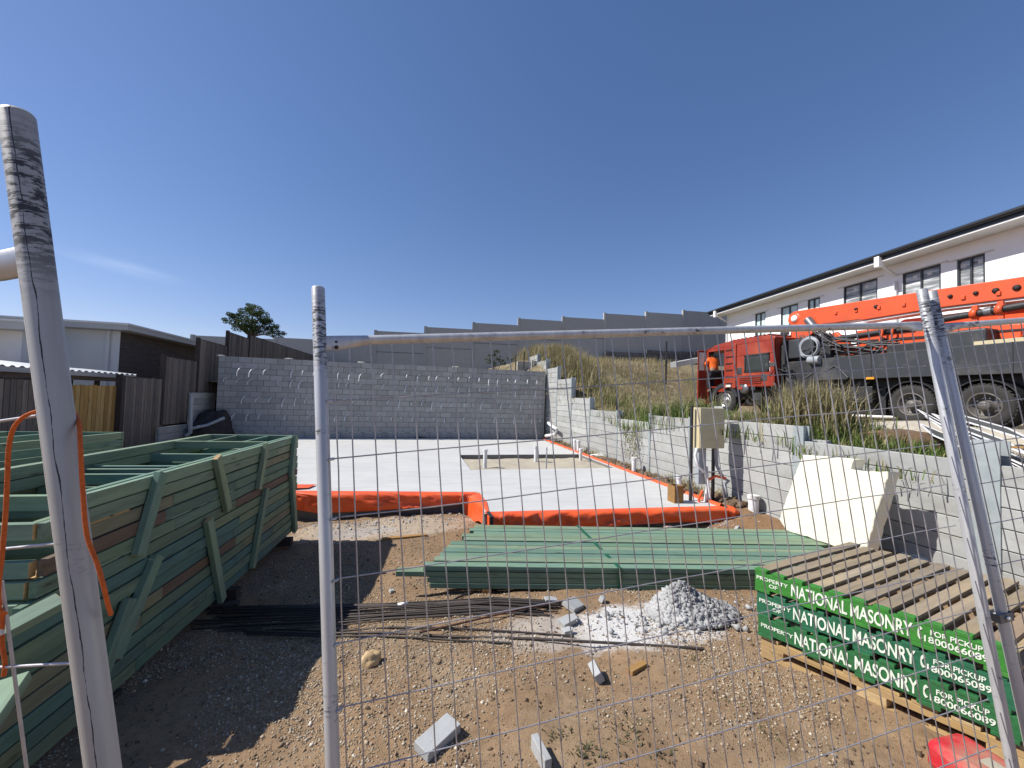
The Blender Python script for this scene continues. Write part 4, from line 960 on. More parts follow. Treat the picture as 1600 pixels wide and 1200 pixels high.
boom('turret', [(1240, 527), (1285, 520), (1300, 540)], [(1240, 556), (1285, 558), (1300, 558)], BX+.1, 1.0, 'black')
boom('bracket_arm', [(1297, 522), (1306, 518), (1335, 545)], [(1300, 540), (1310, 556), (1340, 558)], BX-.15, .12)
m = MB(); cc = PX(1322, 520, BX-.25)
for rr in (1.0, 1.25): m.tube([cc+V((0, rr*math.cos(a), rr*math.sin(a))) for a in np.linspace(PI*.98, PI*1.72, 16)], .03, 6)
for a in np.linspace(PI*1.0, PI*1.7, 6): m.tube([cc+V((0, 1.0*math.cos(a), 1.0*math.sin(a))), cc+V((0, 1.25*math.cos(a), 1.25*math.sin(a)))], .02, 5)
m.build('hose_guard', 'orange', tk, fix=False)
def dpipe(name, pts, x_, r, mat='black', par=tk): return MB().tube([PX(px, py, x_) for px, py in pts], r, 12).build(name, mat, par, fix=False)
dpipe('cylinder', [(1262, 499), (1280, 520)], BX-.12, .13, 'steel'); dpipe('cylinder_rod', [(1280, 520), (1302, 552)], BX-.12, .085, 'steel')
l1 = dpipe('delivery_pipe', [(1450, 503), (1468, 500), (1520, 491), (1600, 477), (1690, 462)], BX-.1, .085)
l2 = dpipe('delivery_pipe', [(1520, 538), (1560, 536), (1600, 531.5), (1690, 520)], BX-.25, .085)
l3 = dpipe('delivery_pipe', [(1300, 530), (1325, 527), (1370, 520), (1430, 513)], BX-.1, .08)
for par, px, py in ((l1, 1524, 490), (l1, 1564, 483.5), (l2, 1591, 532.5)):
    p = PX(px, py, BX-.1 if par is l1 else BX-.25); MB().lathe([(-.06, .085), (-.06, .125), (.06, .125), (.06, .085)], p, (0, 1, .12), 16).bb((p.x-.03, p.y-.05, p.z-.22), (p.x+.03, p.y+.05, p.z+.2)).build('pipe_clamp', 'orange', par)
dpipe('pipe_joint', [(1540, 487.5), (1552, 485.5)], BX-.1, .11, 'steel', l1)
MB().tube([(BX-.05, 8.0, GT+1.9), (BX-.2, 7.8, GT+2.1), (BX-.2, 7.0, GT+2.05), (BX-.1, 6.4, GT+1.9)], .03, 8).build('hydraulic_hose', 'black', tk, fix=False)
m = MB()
for i in range(14):
    a_ = PX(random.uniform(1245, 1300), random.uniform(515, 545), BX-.2-.02*i); b_ = PX(random.uniform(1320, 1420), random.uniform(530, 552), BX-.25); c_ = a_.lerp(b_, .5)+V((-.05, 0, -random.uniform(.05, .45))); m.tube([a_, a_.lerp(c_, .5)+V((0, 0, -.1)), c_, c_.lerp(b_, .5)+V((0, 0, -.06)), b_], random.uniform(.015, .03), 6)
m.build('hose_bundle', 'black', tk, fix=False)
for k in range(9):
    y = 5.0+k*.62; zb2 = PX(1465, 462, BX).z+(y-6.9)*.075
    MB().box((BX-.02, y, zb2-.17), (.03, .08, .1)).build('boom_lug', 'orange', b1, bevel=.01)
MB().bb((TX-.012, 11.75, zf+.2), (TX, 12.45, zf+.3)).bb((TX-.012, 11.9, zf+.36), (TX, 12.3, zf+.42)).build('door_marking', 'hole', tk)
p = TP(1226, 530, .2)
MB().tube([p-V((0, 0, .9)), p+V((0, 0, .2))], .05, 8).box(p+V((0, 0, .2)), (.05, .3, .12)).build('mirror_stalk', 'black', tk)

# person leaning into the cab doorway
def skin_figure(name, joints, edges_, mat, parent=None, sub=2):
    me = bpy.data.meshes.new(name); o_ = joints[0][0]
    me.from_pydata([V(p)-V(o_) for p, r in joints], edges_, []); o = bpy.data.objects.new(name, me)
    link(o, parent, Matrix.Translation(V(o_))); md = o.modifiers.new('skin', 'SKIN'); md.use_smooth_shade = True
    for i, (p, r) in enumerate(joints): me.skin_vertices[0].data[i].radius = (r, r) if not isinstance(r, tuple) else r
    me.skin_vertices[0].data[0].use_root = True
    s_ = o.modifiers.new('sub', 'SUBSURF'); s_.levels = s_.render_levels = sub
    me.materials.append(MT[mat]); return o
pv = PX(1116, 579, TX+.16); pz = pv.z
pe = thing('person', 'person in orange hi-vis shirt and dark trousers leaning into the open truck cab', 'person', (pv.x, pv.y, pz-.9))
def q_(dx, dy, dz): return V((pv.x+dx, pv.y+dy, pz+dz))
body = skin_figure('body', [(q_(0, 0, 0), (.15, .13)), (q_(.02, .05, .2), (.155, .12)), (q_(.04, .13, .42), (.18, .13)), (q_(.06, .19, .56), (.07, .07)), (q_(.07, .25, .66), (.06, .06)), (q_(.07, .28, .76), (.10, .12)),
    (q_(-.15, .15, .50), .075), (q_(-.22, .28, .26), .055), (q_(-.12, .5, .18), .042), (q_(-.08, .58, .18), .045), (q_(.25, .17, .50), .075), (q_(.33, .32, .28), .055), (q_(.28, .55, .22), .042), (q_(.26, .62, .22), .045),
    (q_(-.1, 0, -.1), .1), (q_(-.12, .2, -.45), .08), (q_(-.12, .1, -.86), .055), (q_(-.12, .24, -.9), .045), (q_(.12, 0, -.1), .1), (q_(.13, .3, -.35), .08), (q_(.13, .2, -.8), .055), (q_(.13, .34, -.84), .045)],
    [(0, 1), (1, 2), (2, 3), (3, 4), (4, 5), (2, 6), (6, 7), (7, 8), (8, 9), (2, 10), (10, 11), (11, 12), (12, 13), (0, 14), (14, 15), (15, 16), (16, 17), (0, 18), (18, 19), (19, 20), (20, 21)], 'skin', pe)
skin_figure('shirt', [(q_(0, 0, -.05), (.175, .15)), (q_(.02, .05, .2), (.18, .145)), (q_(.04, .13, .42), (.21, .155)), (q_(.06, .18, .52), (.1, .1)), (q_(-.15, .15, .49), .095), (q_(-.22, .28, .26), .072), (q_(-.13, .48, .19), .055), (q_(.25, .17, .49), .095), (q_(.33, .32, .28), .072), (q_(.29, .53, .23), .055)],
            [(0, 1), (1, 2), (2, 3), (2, 4), (4, 5), (5, 6), (2, 7), (7, 8), (8, 9)], 'shirt', pe)
skin_figure('trousers', [(q_(0, 0, 0), (.165, .145)), (q_(-.1, 0, -.1), .12), (q_(-.12, .2, -.45), .098), (q_(-.12, .1, -.84), .075), (q_(.12, 0, -.1), .12), (q_(.13, .3, -.35), .098), (q_(.13, .2, -.78), .075)], [(0, 1), (1, 2), (2, 3), (0, 4), (4, 5), (5, 6)], 'trousers', pe)
lump('hair', q_(.065, .25, .79), (.115, .12, .12), 'hair', pe, 2, .1, 2)

# ================================================================== METER BOX
def at_box(px, py): return D(px, py, 6.75)
c0 = at_box(1094, 637); c1 = at_box(1134, 702); bx0, bx1 = c0.x, c0.x+.5; zb_, zt_ = c1.z, c0.z; yf = c0.y
mbx = thing('meter_box', 'beige metal power box on steel posts beside the retaining wall', 'meter box', ((bx0+bx1)/2, yf+.1, -.1))
MB().bb((bx0, yf+.012, zb_), (bx1, yf+.22, zt_)).build('cabinet', 'box_beige', mbx, bevel=.006)
d_ = MB().bb((bx0+.006, yf-.008, zb_+.006), (bx1-.006, yf+.009, zt_-.006)).build('cabinet_door', 'box_beige', mbx, bevel=.004)
MB().bb((bx0-.008, yf-.014, zt_-.30), (bx0+.09, yf-.008, zt_-.275)).build('latch', 'paper', d_)
m = MB()
for k, z in enumerate((zt_-.13, zb_+.13)):
    m.tube([V((bx0+.1+i*.03, yf-.009, z+.03*math.sin(i/10*PI)*(1-2*0))) for i in range(11)], .004, 5)
m.build('door_press_line', 'box_beige', d_, fix=False)
MB().bb((bx0-.09, yf+.1, -.2), (bx0-.05, yf+.14, zt_+.02)).build('post', 'black', mbx)
MB().bb((bx0+.36, yf+.1, -.2), (bx0+.4, yf+.14, zb_)).build('post', 'black', mbx)
MB().bb((bx0+.08, yf+.08, zb_-.62), (bx0+.2, yf+.2, zb_)).build('conduit_cover', 'grey_pvc', mbx)
MB().tube([(bx0-.01, yf+.05, zb_+.0), (bx0-.06, yf+.03, zb_-.12), (bx0-.02, yf+.0, zb_-.3), (bx0+.13, yf-.0, zb_-.42), (bx0+.17, yf, zb_-.6), (bx0+.12, yf, zb_-.9), (bx0+.10, yf, -.12)], .024, 8).build('conduit', 'pvc', mbx, fix=False)
MB().tube([(bx0+.15, yf, zb_-.3), (bx0+.16, yf-.02, zb_-.6), (bx0+.2, yf-.03, zb_-.85), (bx0+.18, yf-.02, -.1)], .018, 8).build('conduit', 'pvc', mbx, fix=False)
MB().tube([(bx0+.36, yf+.04, zb_), (bx0+.37, yf+.02, zb_-.3), (bx0+.48, yf, zb_-.5), (bx0+.6, yf, zb_-.56), (bx0+.5, yf-.02, zb_-.6), (bx0+.55, yf, zb_-.8), (bx0+.66, yf, -.15)], .028, 8).build('conduit', 'grey_pvc', mbx, fix=False)
MB().tube([(bx0+.16, yf-.03, zb_-.52), (bx0+.3, yf-.03, zb_-.46), (bx0+.5, yf-.03, zb_-.5)], .022, 8).tube([(bx0+.1, yf-.01, -.15), (bx0-.02, yf-.02, zb_-.85), (bx0+.06, yf-.01, zb_-.7)], .02, 8).build('orange_conduit', 'membrane', mbx, fix=False)

# ================================================================== FOAM BLOCK
FBX = 4.85
def fp(px, py): p = PX(px, py, FBX); return V((FBX+.1*(p.z-.1), p.y, p.z))
out = [fp(*q) for q in ((1243, 711), (1325, 718), (1320, 733), (1333, 737), (1378, 737), (1352, 862), (1327, 861), (1228, 829), (1216, 812))]
fb = MB(); dense = []
for a_, b_ in zip(out, out[1:]+out[:1]):
    k_ = max(2, int((b_-a_).length/.035)); dense += [a_.lerp(b_, t/k_) for t in range(k_)]
cen = sum(dense, V())/len(dense); rings = []
for dx, sh in ((0, .985), (.006, 1.0), (.06, 1), (.12, 1), (.17, 1), (.176, .985)):
    ring = []
    for i_, p in enumerate(dense):
        w = V((0, noise.noise(p*11+V((dx*9, 0, 0)))*.014+noise.noise(p*34)*.006, noise.noise(p*11+V((3, dx*9, 0)))*.014+noise.noise(p*31)*.006))
        ring.append(cen+(p-cen)*sh+w+V((dx, 0, -.05*dx)))
    rings.append(ring+[ring[0]])
fb.grid(rings, False); n_ = len(dense)
fb.add(rings[0][:-1], [tuple(range(n_))]); fb.add(rings[-1][:-1], [tuple(range(n_))]); fo = fb.build('foam_block', 'foam', None)
tag(fo, 'big cream foam block with a notched top edge leaning on retaining wall', 'foam block')

# ================================================================== PVC RISERS
def riser(px, pyb, pyt, z0, r, label, mat='pvc', collar=.05):
    b_ = G(px, pyb, z0); t_ = PY(px, pyt, b_.y); pipe('drain_riser', [V((b_.x, b_.y, z0-.1)), V((b_.x, b_.y, t_.z))], r, mat, label, 'pipe', collar)
riser(757.5, 732, 702, .0, .05, 'white drain riser in sandy recess, the leftmost one'); riser(837, 722, 697, .0, .05, 'white drain riser standing at middle of sandy recess')
riser(853.5, 733, 699, .02, .016, 'thin grey conduit standing at the front edge of sandy recess', 'grey_pvc', 0)
riser(907, 721, 701, .0, .045, 'white drain riser at the right end of sandy recess')
riser(897.5, 705, 687, .08, .045, 'white drain riser behind slab corner, left of a close pair', 'pvc'); riser(903.5, 707, 688, .05, .055, 'white drain riser behind slab corner, right of a close pair')
riser(990.5, 737, 715, .05, .055, 'capped white drain riser beside the right slab edge, halfway along'); riser(1060, 770, 743, .08, .055, 'white drain riser standing up out of brown timber box')
riser(1177, 818, 774, -.15, .075, 'wide white drain riser at the front right slab corner')
riser(546, 683, 672, .08, .055, 'short white pipe stub at the foot of block wall', 'pvc', 0); riser(385, 681, 672, .08, .06, 'short white pipe stub behind frame stack, left one', 'pvc', 0); riser(403, 681, 664, .08, .035, 'thin white pipe stub behind frame stack, right one', 'pvc', 0)
a = G(1060, 786, .08); bxx = thing('timber_box', 'small brown timber box around a riser on the slab edge', 'box', a)
for k, (dx, dy, w_, d__) in enumerate(((-.075, 0, .02, .15), (.075, 0, .02, .15), (0, -.085, .17, .02), (0, .085, .17, .02))): MB().box(a+V((dx, dy+.08, .14)), (w_, d__, .28)).build('board', 'brown_offcut', bxx)
e0 = PX(857, 650, 5.28)
pipe('drain_elbow', [PX(853, 681, 5.2), PX(868, 679, 5.25), PX(870, 671, 5.28), PX(860, 664, 5.3), PX(857, 661, 5.35)], .06, 'pvc', 'white bent drain pipe between block wall and retaining wall')
p = G(657, 684.5, .08); tag(MB().bb((p.x-.2, p.y-.08, .083), (p.x+.2, p.y+.08, .12)).box((p.x, p.y, .13), (.12, .1, .03)).build('floor_cap', 'black_plastic', None), 'small black cap lying at the back of slab', 'cap')
p = Gg(958, 705); tag(lump('cement_bag', G(940, 712, .1), (.32, .2, .06), 'paper', None, 8, .3, 3), 'pale crumpled bag lying between slab edge and retaining wall', 'bag')

# ================================================================== FRAME STACK (left)
fa, fbk = V((-1.54, 6.2, 0)), V((-1.80, 2.7, 0)); fs = (fbk-fa).normalized(); fw = V((fs.y, -fs.x, 0))
if fw.x > 0: fw = -fw
SB, LH, NL = -.2, .095, 14; FWID = 1.16
def fpt(s, w, z): return fa+fs*s+fw*w+V((0, 0, z))
ordn = ['lowest', 'second', 'third', 'fourth', 'fifth', 'sixth', 'seventh', 'eighth', 'ninth', 'tenth', 'eleventh', 'twelfth']
near_end = [4.75, 4.7, 4.62, 4.4, 4.45, 4.15, 4.2, 3.95, 3.72, 3.65, 3.62, 3.5, 3.62, 3.42]
for L in range(NL):
    z = SB+LH*(L+.5); s0 = random.uniform(-.03, .03); s1 = near_end[L]
    lab = 'topmost green timber wall frame of the tall stack at left' if L == NL-1 else ('green timber wall frame just under the topmost of the tall stack' if L == NL-2 else f'{ordn[L]} green timber wall frame counted up from the stack bottom')
    fr = thing('wall_frame', lab, 'wall frame', fpt(s0, FWID/2, z-LH/2), 'stacked timber wall frames')
    for side, w0 in (('r', .0), ('l', FWID)):
        # plates along the stack, butt jointed; both plies of the outer plate near the top
        cuts = [s0]; c_ = s0
        while True:
            c_ += random.uniform(.7, 1.7)
            if c_ > s1-.35: break
            cuts.append(c_)
        cuts.append(s1)
        if L == NL-1: cuts = [s0, s1]
        dw = random.uniform(-.008, .008)
        for a_, b_ in zip(cuts, cuts[1:]):
            zz = z+random.uniform(-.002, .002); w_ = w0+dw+random.uniform(-.003, .003)+(.02 if side == 'r' else -.02)
            plank('plate', fpt(a_+.002, w_, zz), fpt(b_-.002, w_, zz), .04, LH-.011, 'green_lit' if L > 11 else 'green_shaded', fr, bevel=.002)  # top frames get the sunlit tone, lower plates the shaded one
        if L == NL-1 or L == NL-2: plank('plate', fpt(s0, w0+(.065 if side == 'r' else -.065), z), fpt(s1-.03, w0+(.065 if side == 'r' else -.065), z), .04, LH-.008, 'green_lit', fr, bevel=.002)
    if L == NL-1: studs = [.0, .78, s1-.03]
    elif L == NL-2: studs = [.02, 1.15, 1.9, 2.05, 2.28, s1-.03]
    else: studs = [.05, random.uniform(.5, .9), random.uniform(1.1, 1.7), random.uniform(2, 2.6), random.uniform(2.7, 3.1), s1-random.uniform(.02, .1)]
    for s_ in studs: plank('stud', fpt(s_+.02, .046, z), fpt(s_+.02, FWID-.046, z), .04, LH-.012, 'green_lit', fr, bevel=.002, endmat='end_wood')
    if L >= NL-3:
        for w_ in (.38, .78): plank('nogging', fpt(.045, w_, z-.004), fpt(.76, w_, z-.004), .04, LH-.02, 'green_shaded', fr, bevel=.002)
    if L in (4, 7, 9): plank('block', fpt(s1-.35, .1, z), fpt(s1-.05, .1, z), .09, LH-.01, 'end_wood', fr)
for k, s_ in enumerate((.3, 1.7, 3.1, 4.3)):
    tag(plank('bearer', fpt(s_, -.08 if k < 2 else -.02, SB-.055), fpt(s_, FWID+.1, SB-.055), .09, .1, 'dark_post'), ['dark timber bearer under far end of the frame stack', 'second dark bearer from far end under the frame stack', 'third dark bearer from far end under the frame stack', 'dark timber bearer under near end of the frame stack'][k], 'bearer', 'bearers under the frame stack')
# short battens holding the stack together
def fpx(px, py, out): n = -fw; return PP(px, py, fa+n*out, n)
for i, (a_, b_, w_) in enumerate((((252, 738), (216, 868), .085), ((339, 714), (356, 797), .08), ((416, 693), (404, 765), .08), ((461, 680), (455, 744), .09), ((456, 742), (461, 830), .09), ((246, 868), (178, 1030), .085), ((325, 812), (347, 938), .08), ((416, 763), (394, 888), .08), ((203, 935), (150, 1080), .08))):
    p0, p1 = fpx(*a_, .03), fpx(*b_, .03)
    tag(plank('batten', p0, p1, w_, .045, 'green_lit', None, up=-fw, bevel=.003, endmat='end_wood'), ['green batten nailed across stack side, upper one nearest the pole', 'green batten with pale sawn top on upper stack side', 'green batten on the upper stack side near its far end', 'upper green batten at the far end corner of stack', 'lower green batten at the far end corner of stack', 'green batten on the lower stack side nearest the pole', 'green batten on lower stack side under the pale topped one', 'green batten on lower stack side near its far end', 'green batten near the ground behind the leaning pole'][i], 'batten', 'battens nailed to the frame stack')
# sloping loose members at the near end
for i, (a_, b_, d0, d1) in enumerate((((-40, 1010), (96, 938), 1.75, 2.0), ((-30, 1140), (25, 1062), 1.5, 1.7))):
    tag(plank('loose_board', D(*a_, d0), D(*b_, d1), .09, .045, 'green_lit', None, up=(0, -.5, .8), bevel=.002, endmat='end_wood'), ['loose green board slanting across near end of the frame stack', 'loose green board low at the left edge of picture'][i], 'board')
mk = thing('marked_block', 'pale sawn timber block stamped M12 in the stack near end', 'timber block', fpt(3.55, .16, .72))
pq = [fpx(*q, -.02) for q in ((148, 806), (186, 783), (185, 811), (148, 812))]
c_ = fpx(166, 800, -.03); Rm = Matrix((fs, -fw, V((0, 0, 1)))).transposed()
MB().box(c_, (.3, .05, .085), Rm).build('block', 'end_wood', mk)
text('M12', c_-fw*.027*1+fs*(-.02)+V((0, 0, -.028)), V((0, 0, 1)), fs, .06, .03, 'black_print', mk)
# second stack behind it
ga = G(192, 675, 1.13); g2 = thing
for L in range(6):
    z = 1.13-LH*(L+.5)-.0; fr = thing('wall_frame', ['topmost frame of the low second stack behind leaning pole', 'second frame down in the far left stack', 'third frame down in the far left stack', 'fourth frame down in the far left stack', 'fifth frame down in the far left stack', 'sixth frame down in the far left stack'][L], 'wall frame', (ga.x-1, ga.y-1, z-LH/2), 'frames of the second stack')
    x1_, y1_ = ga.x, ga.y+random.uniform(-.02, .02); x0_, y0_ = ga.x-2.6, ga.y-2.3+.1*L
    plank('plate', (x0_, y1_, z), (x1_, y1_, z), .04, LH-.006, 'green_shaded', fr); plank('plate', (x0_, y0_, z), (x1_-.7, y0_, z), .04, LH-.006, 'green_shaded', fr)
    for k in range(5):
        x = x1_-.02-k*.6; plank('stud', (x, y1_-.02, z), (x-.5, y0_+.02, z), .04, LH-.01, 'green_lit', fr)
MB_ = MB()
for k in range(3): tag(plank('bearer', (ga.x-2.4+k*1.1, ga.y-2.2, .42), (ga.x-2.0+k*1.1, ga.y-.1, .42), .1, .3, 'green_lit'), ['green timber prop under the second stack, left', 'green timber prop under the second stack, middle', 'green timber prop under the second stack, right'][k], 'bearer', 'props under second stack')
for k in range(3): tag(plank('bearer', (ga.x-2.4+k*1.1, ga.y-1.2, -.35), (ga.x-2.4+k*1.1, ga.y-1.2, .27), .1, .3, 'green_lit', up=(0, 1, 0)), ['left','middle','right'][k]+' green upright post under the second stack', 'bearer', 'posts under second stack')

# ================================================================== PLANK PACK
pk0, pk1 = V((.18, 3.95, 0)), V((3.6, 3.25, 0)); pu = (pk1-pk0).normalized(); pw = V((-pu.y, pu.x, 0)); pb = -.11
pk = thing('timber_pack', 'strapped pack of pale green treated boards lying in front of slab', 'timber pack', (pk0.x+2, pk0.y, pb))
PWD, PHT = .116, .053
for r in range(4):
    for c_ in range(11):
        s0 = .0+.040*c_+random.uniform(-.03, .03)+(.03 if r < 3 else 0); ln = 4.35
        if r == 2 and c_ == 0: s0 -= .30
        if r == 3 and c_ in (6, 8): s0 += .1
        z = pb+PHT*(r+.5)+random.uniform(-.001, .001)+(random.choice((0, 0, .005, .010)) if r == 3 else 0)
        w_ = PWD*(c_+.5)+random.uniform(-.004, .004)
        a_ = pk0+pu*s0+pw*w_+V((0, 0, z)); b_ = pk0+pu*(s0+ln)+pw*w_+V((0, 0, z+random.uniform(-.002, .002)))
        plank('board', a_, b_, PWD-random.choice((.006, .012, .018)), PHT-.004, 'pack_wood', pk, bevel=.003)
st = []
for s_, w_, z in ((1.9, -.012, pb-.01), (1.9, -.012, pb+4*PHT+.006), (1.75, PWD*11+.012, pb+4*PHT+.006), (1.75, PWD*11+.012, pb-.01)): st.append(pk0+pu*s_+pw*w_+V((0, 0, z)))
MB().beam(st[0], st[1], .04, .003, pw).beam(st[1], st[2], .04, .003).beam(st[2], st[3], .04, .003, pw).build('strap', 'strap', pk)
for k, s_ in enumerate((.6, 2.0, 3.4)):
    a_ = pk0+pu*s_+V((0, 0, pb-.05)); tag(plank('pack_bearer', a_-pw*.0, a_+pw*1.25, .09, .085, 'brown_offcut'), ['brown timber gluts under left part of the green board pack', 'brown timber glut under middle of the green board pack', 'brown timber glut under right part of the green board pack'][k], 'bearer', 'bearers under the board pack')

# ================================================================== PALLETS
pc = G(1180, 887, .62); ua, va = math.radians(-64), math.radians(13)
pu_, pv_ = V((math.cos(ua), math.sin(ua), 0)), V((math.cos(va), math.sin(va), 0)); up3 = V((0, 0, 1)); LU, LV, PH = 1.12, 1.28, .148
def par_box(bm_, o, u, v, w, lu, lv, lw):
    a = V(o); bm_.add([a, a+u*lu, a+u*lu+v*lv, a+v*lv, a+w*lw, a+u*lu+w*lw, a+u*lu+v*lv+w*lw, a+v*lv+w*lw], [(3, 2, 1, 0), (4, 5, 6, 7), (0, 1, 5, 4), (1, 2, 6, 5), (2, 3, 7, 6), (3, 0, 4, 7)])
def slat_mesh(mat, paintmat): pass
def pallet(org, kind, label, du=0, dv=0):
    """org: front left corner at the underside; u runs along the lettered side, v along the slats"""
    t = thing('pallet', label, 'pallet', org, 'stacked pallets'); ox = V(org)+pu_*du+pv_*dv
    pm = {'a': 'paint_a', 'b': 'paint_b', 'c': 'paint_c'}.get(kind)
    n = 11; pitch = (LU-.1)/(n-1)
    if kind != 'p':
        for k, v0 in enumerate((0, LV/2-.02, LV-.04)):
            b = MB(); par_box(b, ox+pv_*v0+up3*.022, pu_, pv_, up3, LU, .04, .103); o = b.build('stringer', pm if k == 0 else 'grey_slat', t, bevel=.002)
        if n:
            for i in range(n):
                w_ = .068+random.uniform(-.003, .003); o_ = ox+pu_*(i*pitch+random.uniform(-.004, .004))+up3*(.125+random.uniform(0, .002))
                b = MB(); par_box(b, o_+pv_*.035, pu_, pv_, up3, w_, LV-.03+random.uniform(-.02, .02), .021); R = Matrix((pv_, V((-pv_.y, pv_.x, 0)), up3)).transposed().to_4x4(); s_ = b.build('slat', 'grey_slat', t, Matrix.Translation(o_) @ R, bevel=.002)
                b = MB(); par_box(b, o_+pv_*(-.002), pu_, pv_, up3, w_, .036+random.uniform(0, .012), .0215); b.build('painted_end', pm, s_, Matrix.Translation(o_) @ R, bevel=.002)
            for i in (0, 2.5, 5, 7.5, 10):
                o_ = ox+pu_*(i*pitch); b = MB(); par_box(b, o_, pu_, pv_, up3, .09, LV, .02); b.build('base_slat', 'grey_slat', t, bevel=.002)
                b = MB(); par_box(b, o_-pv_*.003-up3*.001, pu_, pv_, up3, .09, .05, .022); b.build('painted_end', pm, t, bevel=.002)
        fo_ = ox-pv_*.003+up3*.030; H_ = .088
        perp = V((pu_.y, -pu_.x, 0)); perp = perp if perp.dot(pv_) < 0 else -perp
        fo_ = ox+perp*.003+up3*.03
        if kind == 'a': text('PROPERTY', fo_+pu_*.01+up3*.05, pu_, up3, .185, .024, 'letter', t); text('OF', fo_+pu_*.085+up3*.015, pu_, up3, .05, .024, 'letter', t)
        elif kind == 'b': text('PROPERTY', fo_+pu_*.015+up3*.045, pu_, up3, .185, .026, 'letter', t); text('OF', fo_+pu_*.095+up3*.012, pu_, up3, .05, .024, 'letter', t)
        else: text('PROPERTY', fo_+pu_*.02+up3*.035, pu_, up3, .185, .026, 'letter', t)
        text('NATIONAL', fo_+pu_*.212+up3*.008, pu_, up3, .283, .078, 'letter', t); text('MASONRY', fo_+pu_*.51+up3*.008, pu_, up3, .262, .078, 'letter', t)
        text('FOR PICKUP', fo_+pu_*.838+up3*.052, pu_, up3, .18, .028, 'letter', t); text('1800066089', fo_+pu_*.815+up3*.010, pu_, up3, .222, .034, 'letter', t)
        b = MB(); cc = fo_+pu_*.803+up3*.047; pts = [cc+pu_*(-.016*math.cos(a)+.006)+up3*(.03*math.sin(a)) for a in np.linspace(-1.3, 1.3, 9)]
        for q0, q1, h_ in zip(pts, pts[1:], (.013, .011, .008, .006, .006, .008, .011, .013)): b.beam(q0, q1+(q1-q0)*.2, h_, .001, perp)
        b.build('phone_symbol', 'letter', t)
    else:
        for i in range(8):
            o_ = ox+pu_*(i*(LU-.1)/7)+up3*.125; b = MB(); par_box(b, o_, pu_, pv_, up3, .1, LV-.04, .02); b.build('slat', 'pine', t, bevel=.002)
        for k, v0 in enumerate((0, LV/2-.05, LV-.14)):
            b = MB(); par_box(b, ox+pv_*v0+up3*.083, pu_, pv_, up3, LU, .09, .04); R = Matrix((pu_, V((-pu_.y, pu_.x, 0)), up3)).transposed().to_4x4(); b.build('stringer', 'pine', t, Matrix.Translation(ox) @ R, bevel=.003)
            b = MB(); par_box(b, ox+pv_*v0, pu_, pv_, up3, LU, .09, .03); b.build('base_board', 'pine', t, Matrix.Translation(ox) @ R, bevel=.003)
            for u0 in (.0, LU/2-.06, LU-.13): b = MB(); par_box(b, ox+pv_*v0+pu_*u0+up3*.03, pu_, pv_, up3, .13, .09, .053); b.build('block', 'pine', t, bevel=.003)
po = V((pc.x, pc.y, .62-4*PH))
pallet(po+pu_*.03+pv_*.02, 'p', 'raw pine pallet at the bottom of the green pallet stack')
pallet(po+up3*PH, 'c', 'lowest green lettered pallet lying on the raw pine one', .02, .0)
pallet(po+up3*PH*2, 'b', 'blue-green lettered pallet in the middle of stack', .008, .008)
pallet(po+up3*PH*3, 'a', 'topmost bright green lettered pallet with weathered slats', 0, 0)

# ================================================================== RODS, DEBRIS
def rod(a_, b_, mat, label, group=None, r=.008, lift=.012):
    p0, p1 = Gg(*a_)+V((0, 0, lift)), Gg(*b_)+V((0, 0, lift)); n = 7; pts = []
    for i in range(n): p = p0.lerp(p1, i/(n-1)); pts.append(V((p.x, p.y, max(max(float(lowz(p.x+q*.05, p.y)) for q in (-1, 0, 1))+lift, p.z))))
    tag(MB().tube(pts, r, 7).build('steel_rod', mat, None, fix=False), label, 'steel rod', group)
for i in range(26):
    t = i/25; yl = 952+t*36+random.uniform(-3, 3); yr = 943+t*20+random.uniform(-3, 3)
    rod((300+random.uniform(-20, 60), yl), (838+random.uniform(-35, 40)+t*10, yr), 'rebar', 'straight dark steel rod lying in the loose bundle on dirt', 'rods in the loose bundle', .0062, .010+.012*random.randint(0, 2))
rod((655, 996), (882, 945), 'rust', 'rusty red steel rod crossing over the loose bundle', None, .008, .035); rod((350, 985), (897, 997), 'rebar', 'dark steel rod in front of bundle, the shorter front one'); rod((380, 988), (1100, 1017), 'rebar', 'longest dark steel rod reaching right towards the white powder', None, .010)
rod((385, 992), (800, 1008), 'rebar', 'dark steel rod lying beside the longest rod'); rod((690, 947), (742, 926), 'rebar', 'short dark rod poking out from under the board pack', None, .01)
def deb(name, px, py, size, mat, label, cat, seed=0, rz=0, tilt=(0, 0), kind='box', lift=.0):
    p = Gg(px, py); R = rotz(rz) @ Matrix.Rotation(tilt[0], 3, 'X') @ Matrix.Rotation(tilt[1], 3, 'Y')
    if kind == 'lump': o = lump(name, p+V((0, 0, size[2]*.6+lift)), size, mat, None, seed, .3, 3, R)
    else:
        rs = random.Random(seed); m_ = MB(); h = [s_/2 for s_ in size]
        pts = [(-h[0]*rs.uniform(.7, 1), -h[1]), (h[0]*rs.uniform(.5, 1), -h[1]*rs.uniform(.6, 1)), (h[0], h[1]*rs.uniform(.2, .9)), (h[0]*rs.uniform(.1, .6), h[1]), (-h[0], h[1]*rs.uniform(.4, 1))] if kind == 'shard' else [(-h[0], -h[1]), (h[0], -h[1]), (h[0], h[1]), (-h[0], h[1])]
        m_.prism([V((x, y, -h[2])) for x, y in pts], (0, 0, size[2]))
        zz = min((R @ q).z for q in m_.v); Mw = Matrix.Translation(p+V((0, 0, -zz-.004+lift))) @ R.to_4x4()
        m_.v = [Mw @ q for q in m_.v]; o = m_.build(name, mat, None, Mw, bevel=.004)
    return tag(o, label, cat)
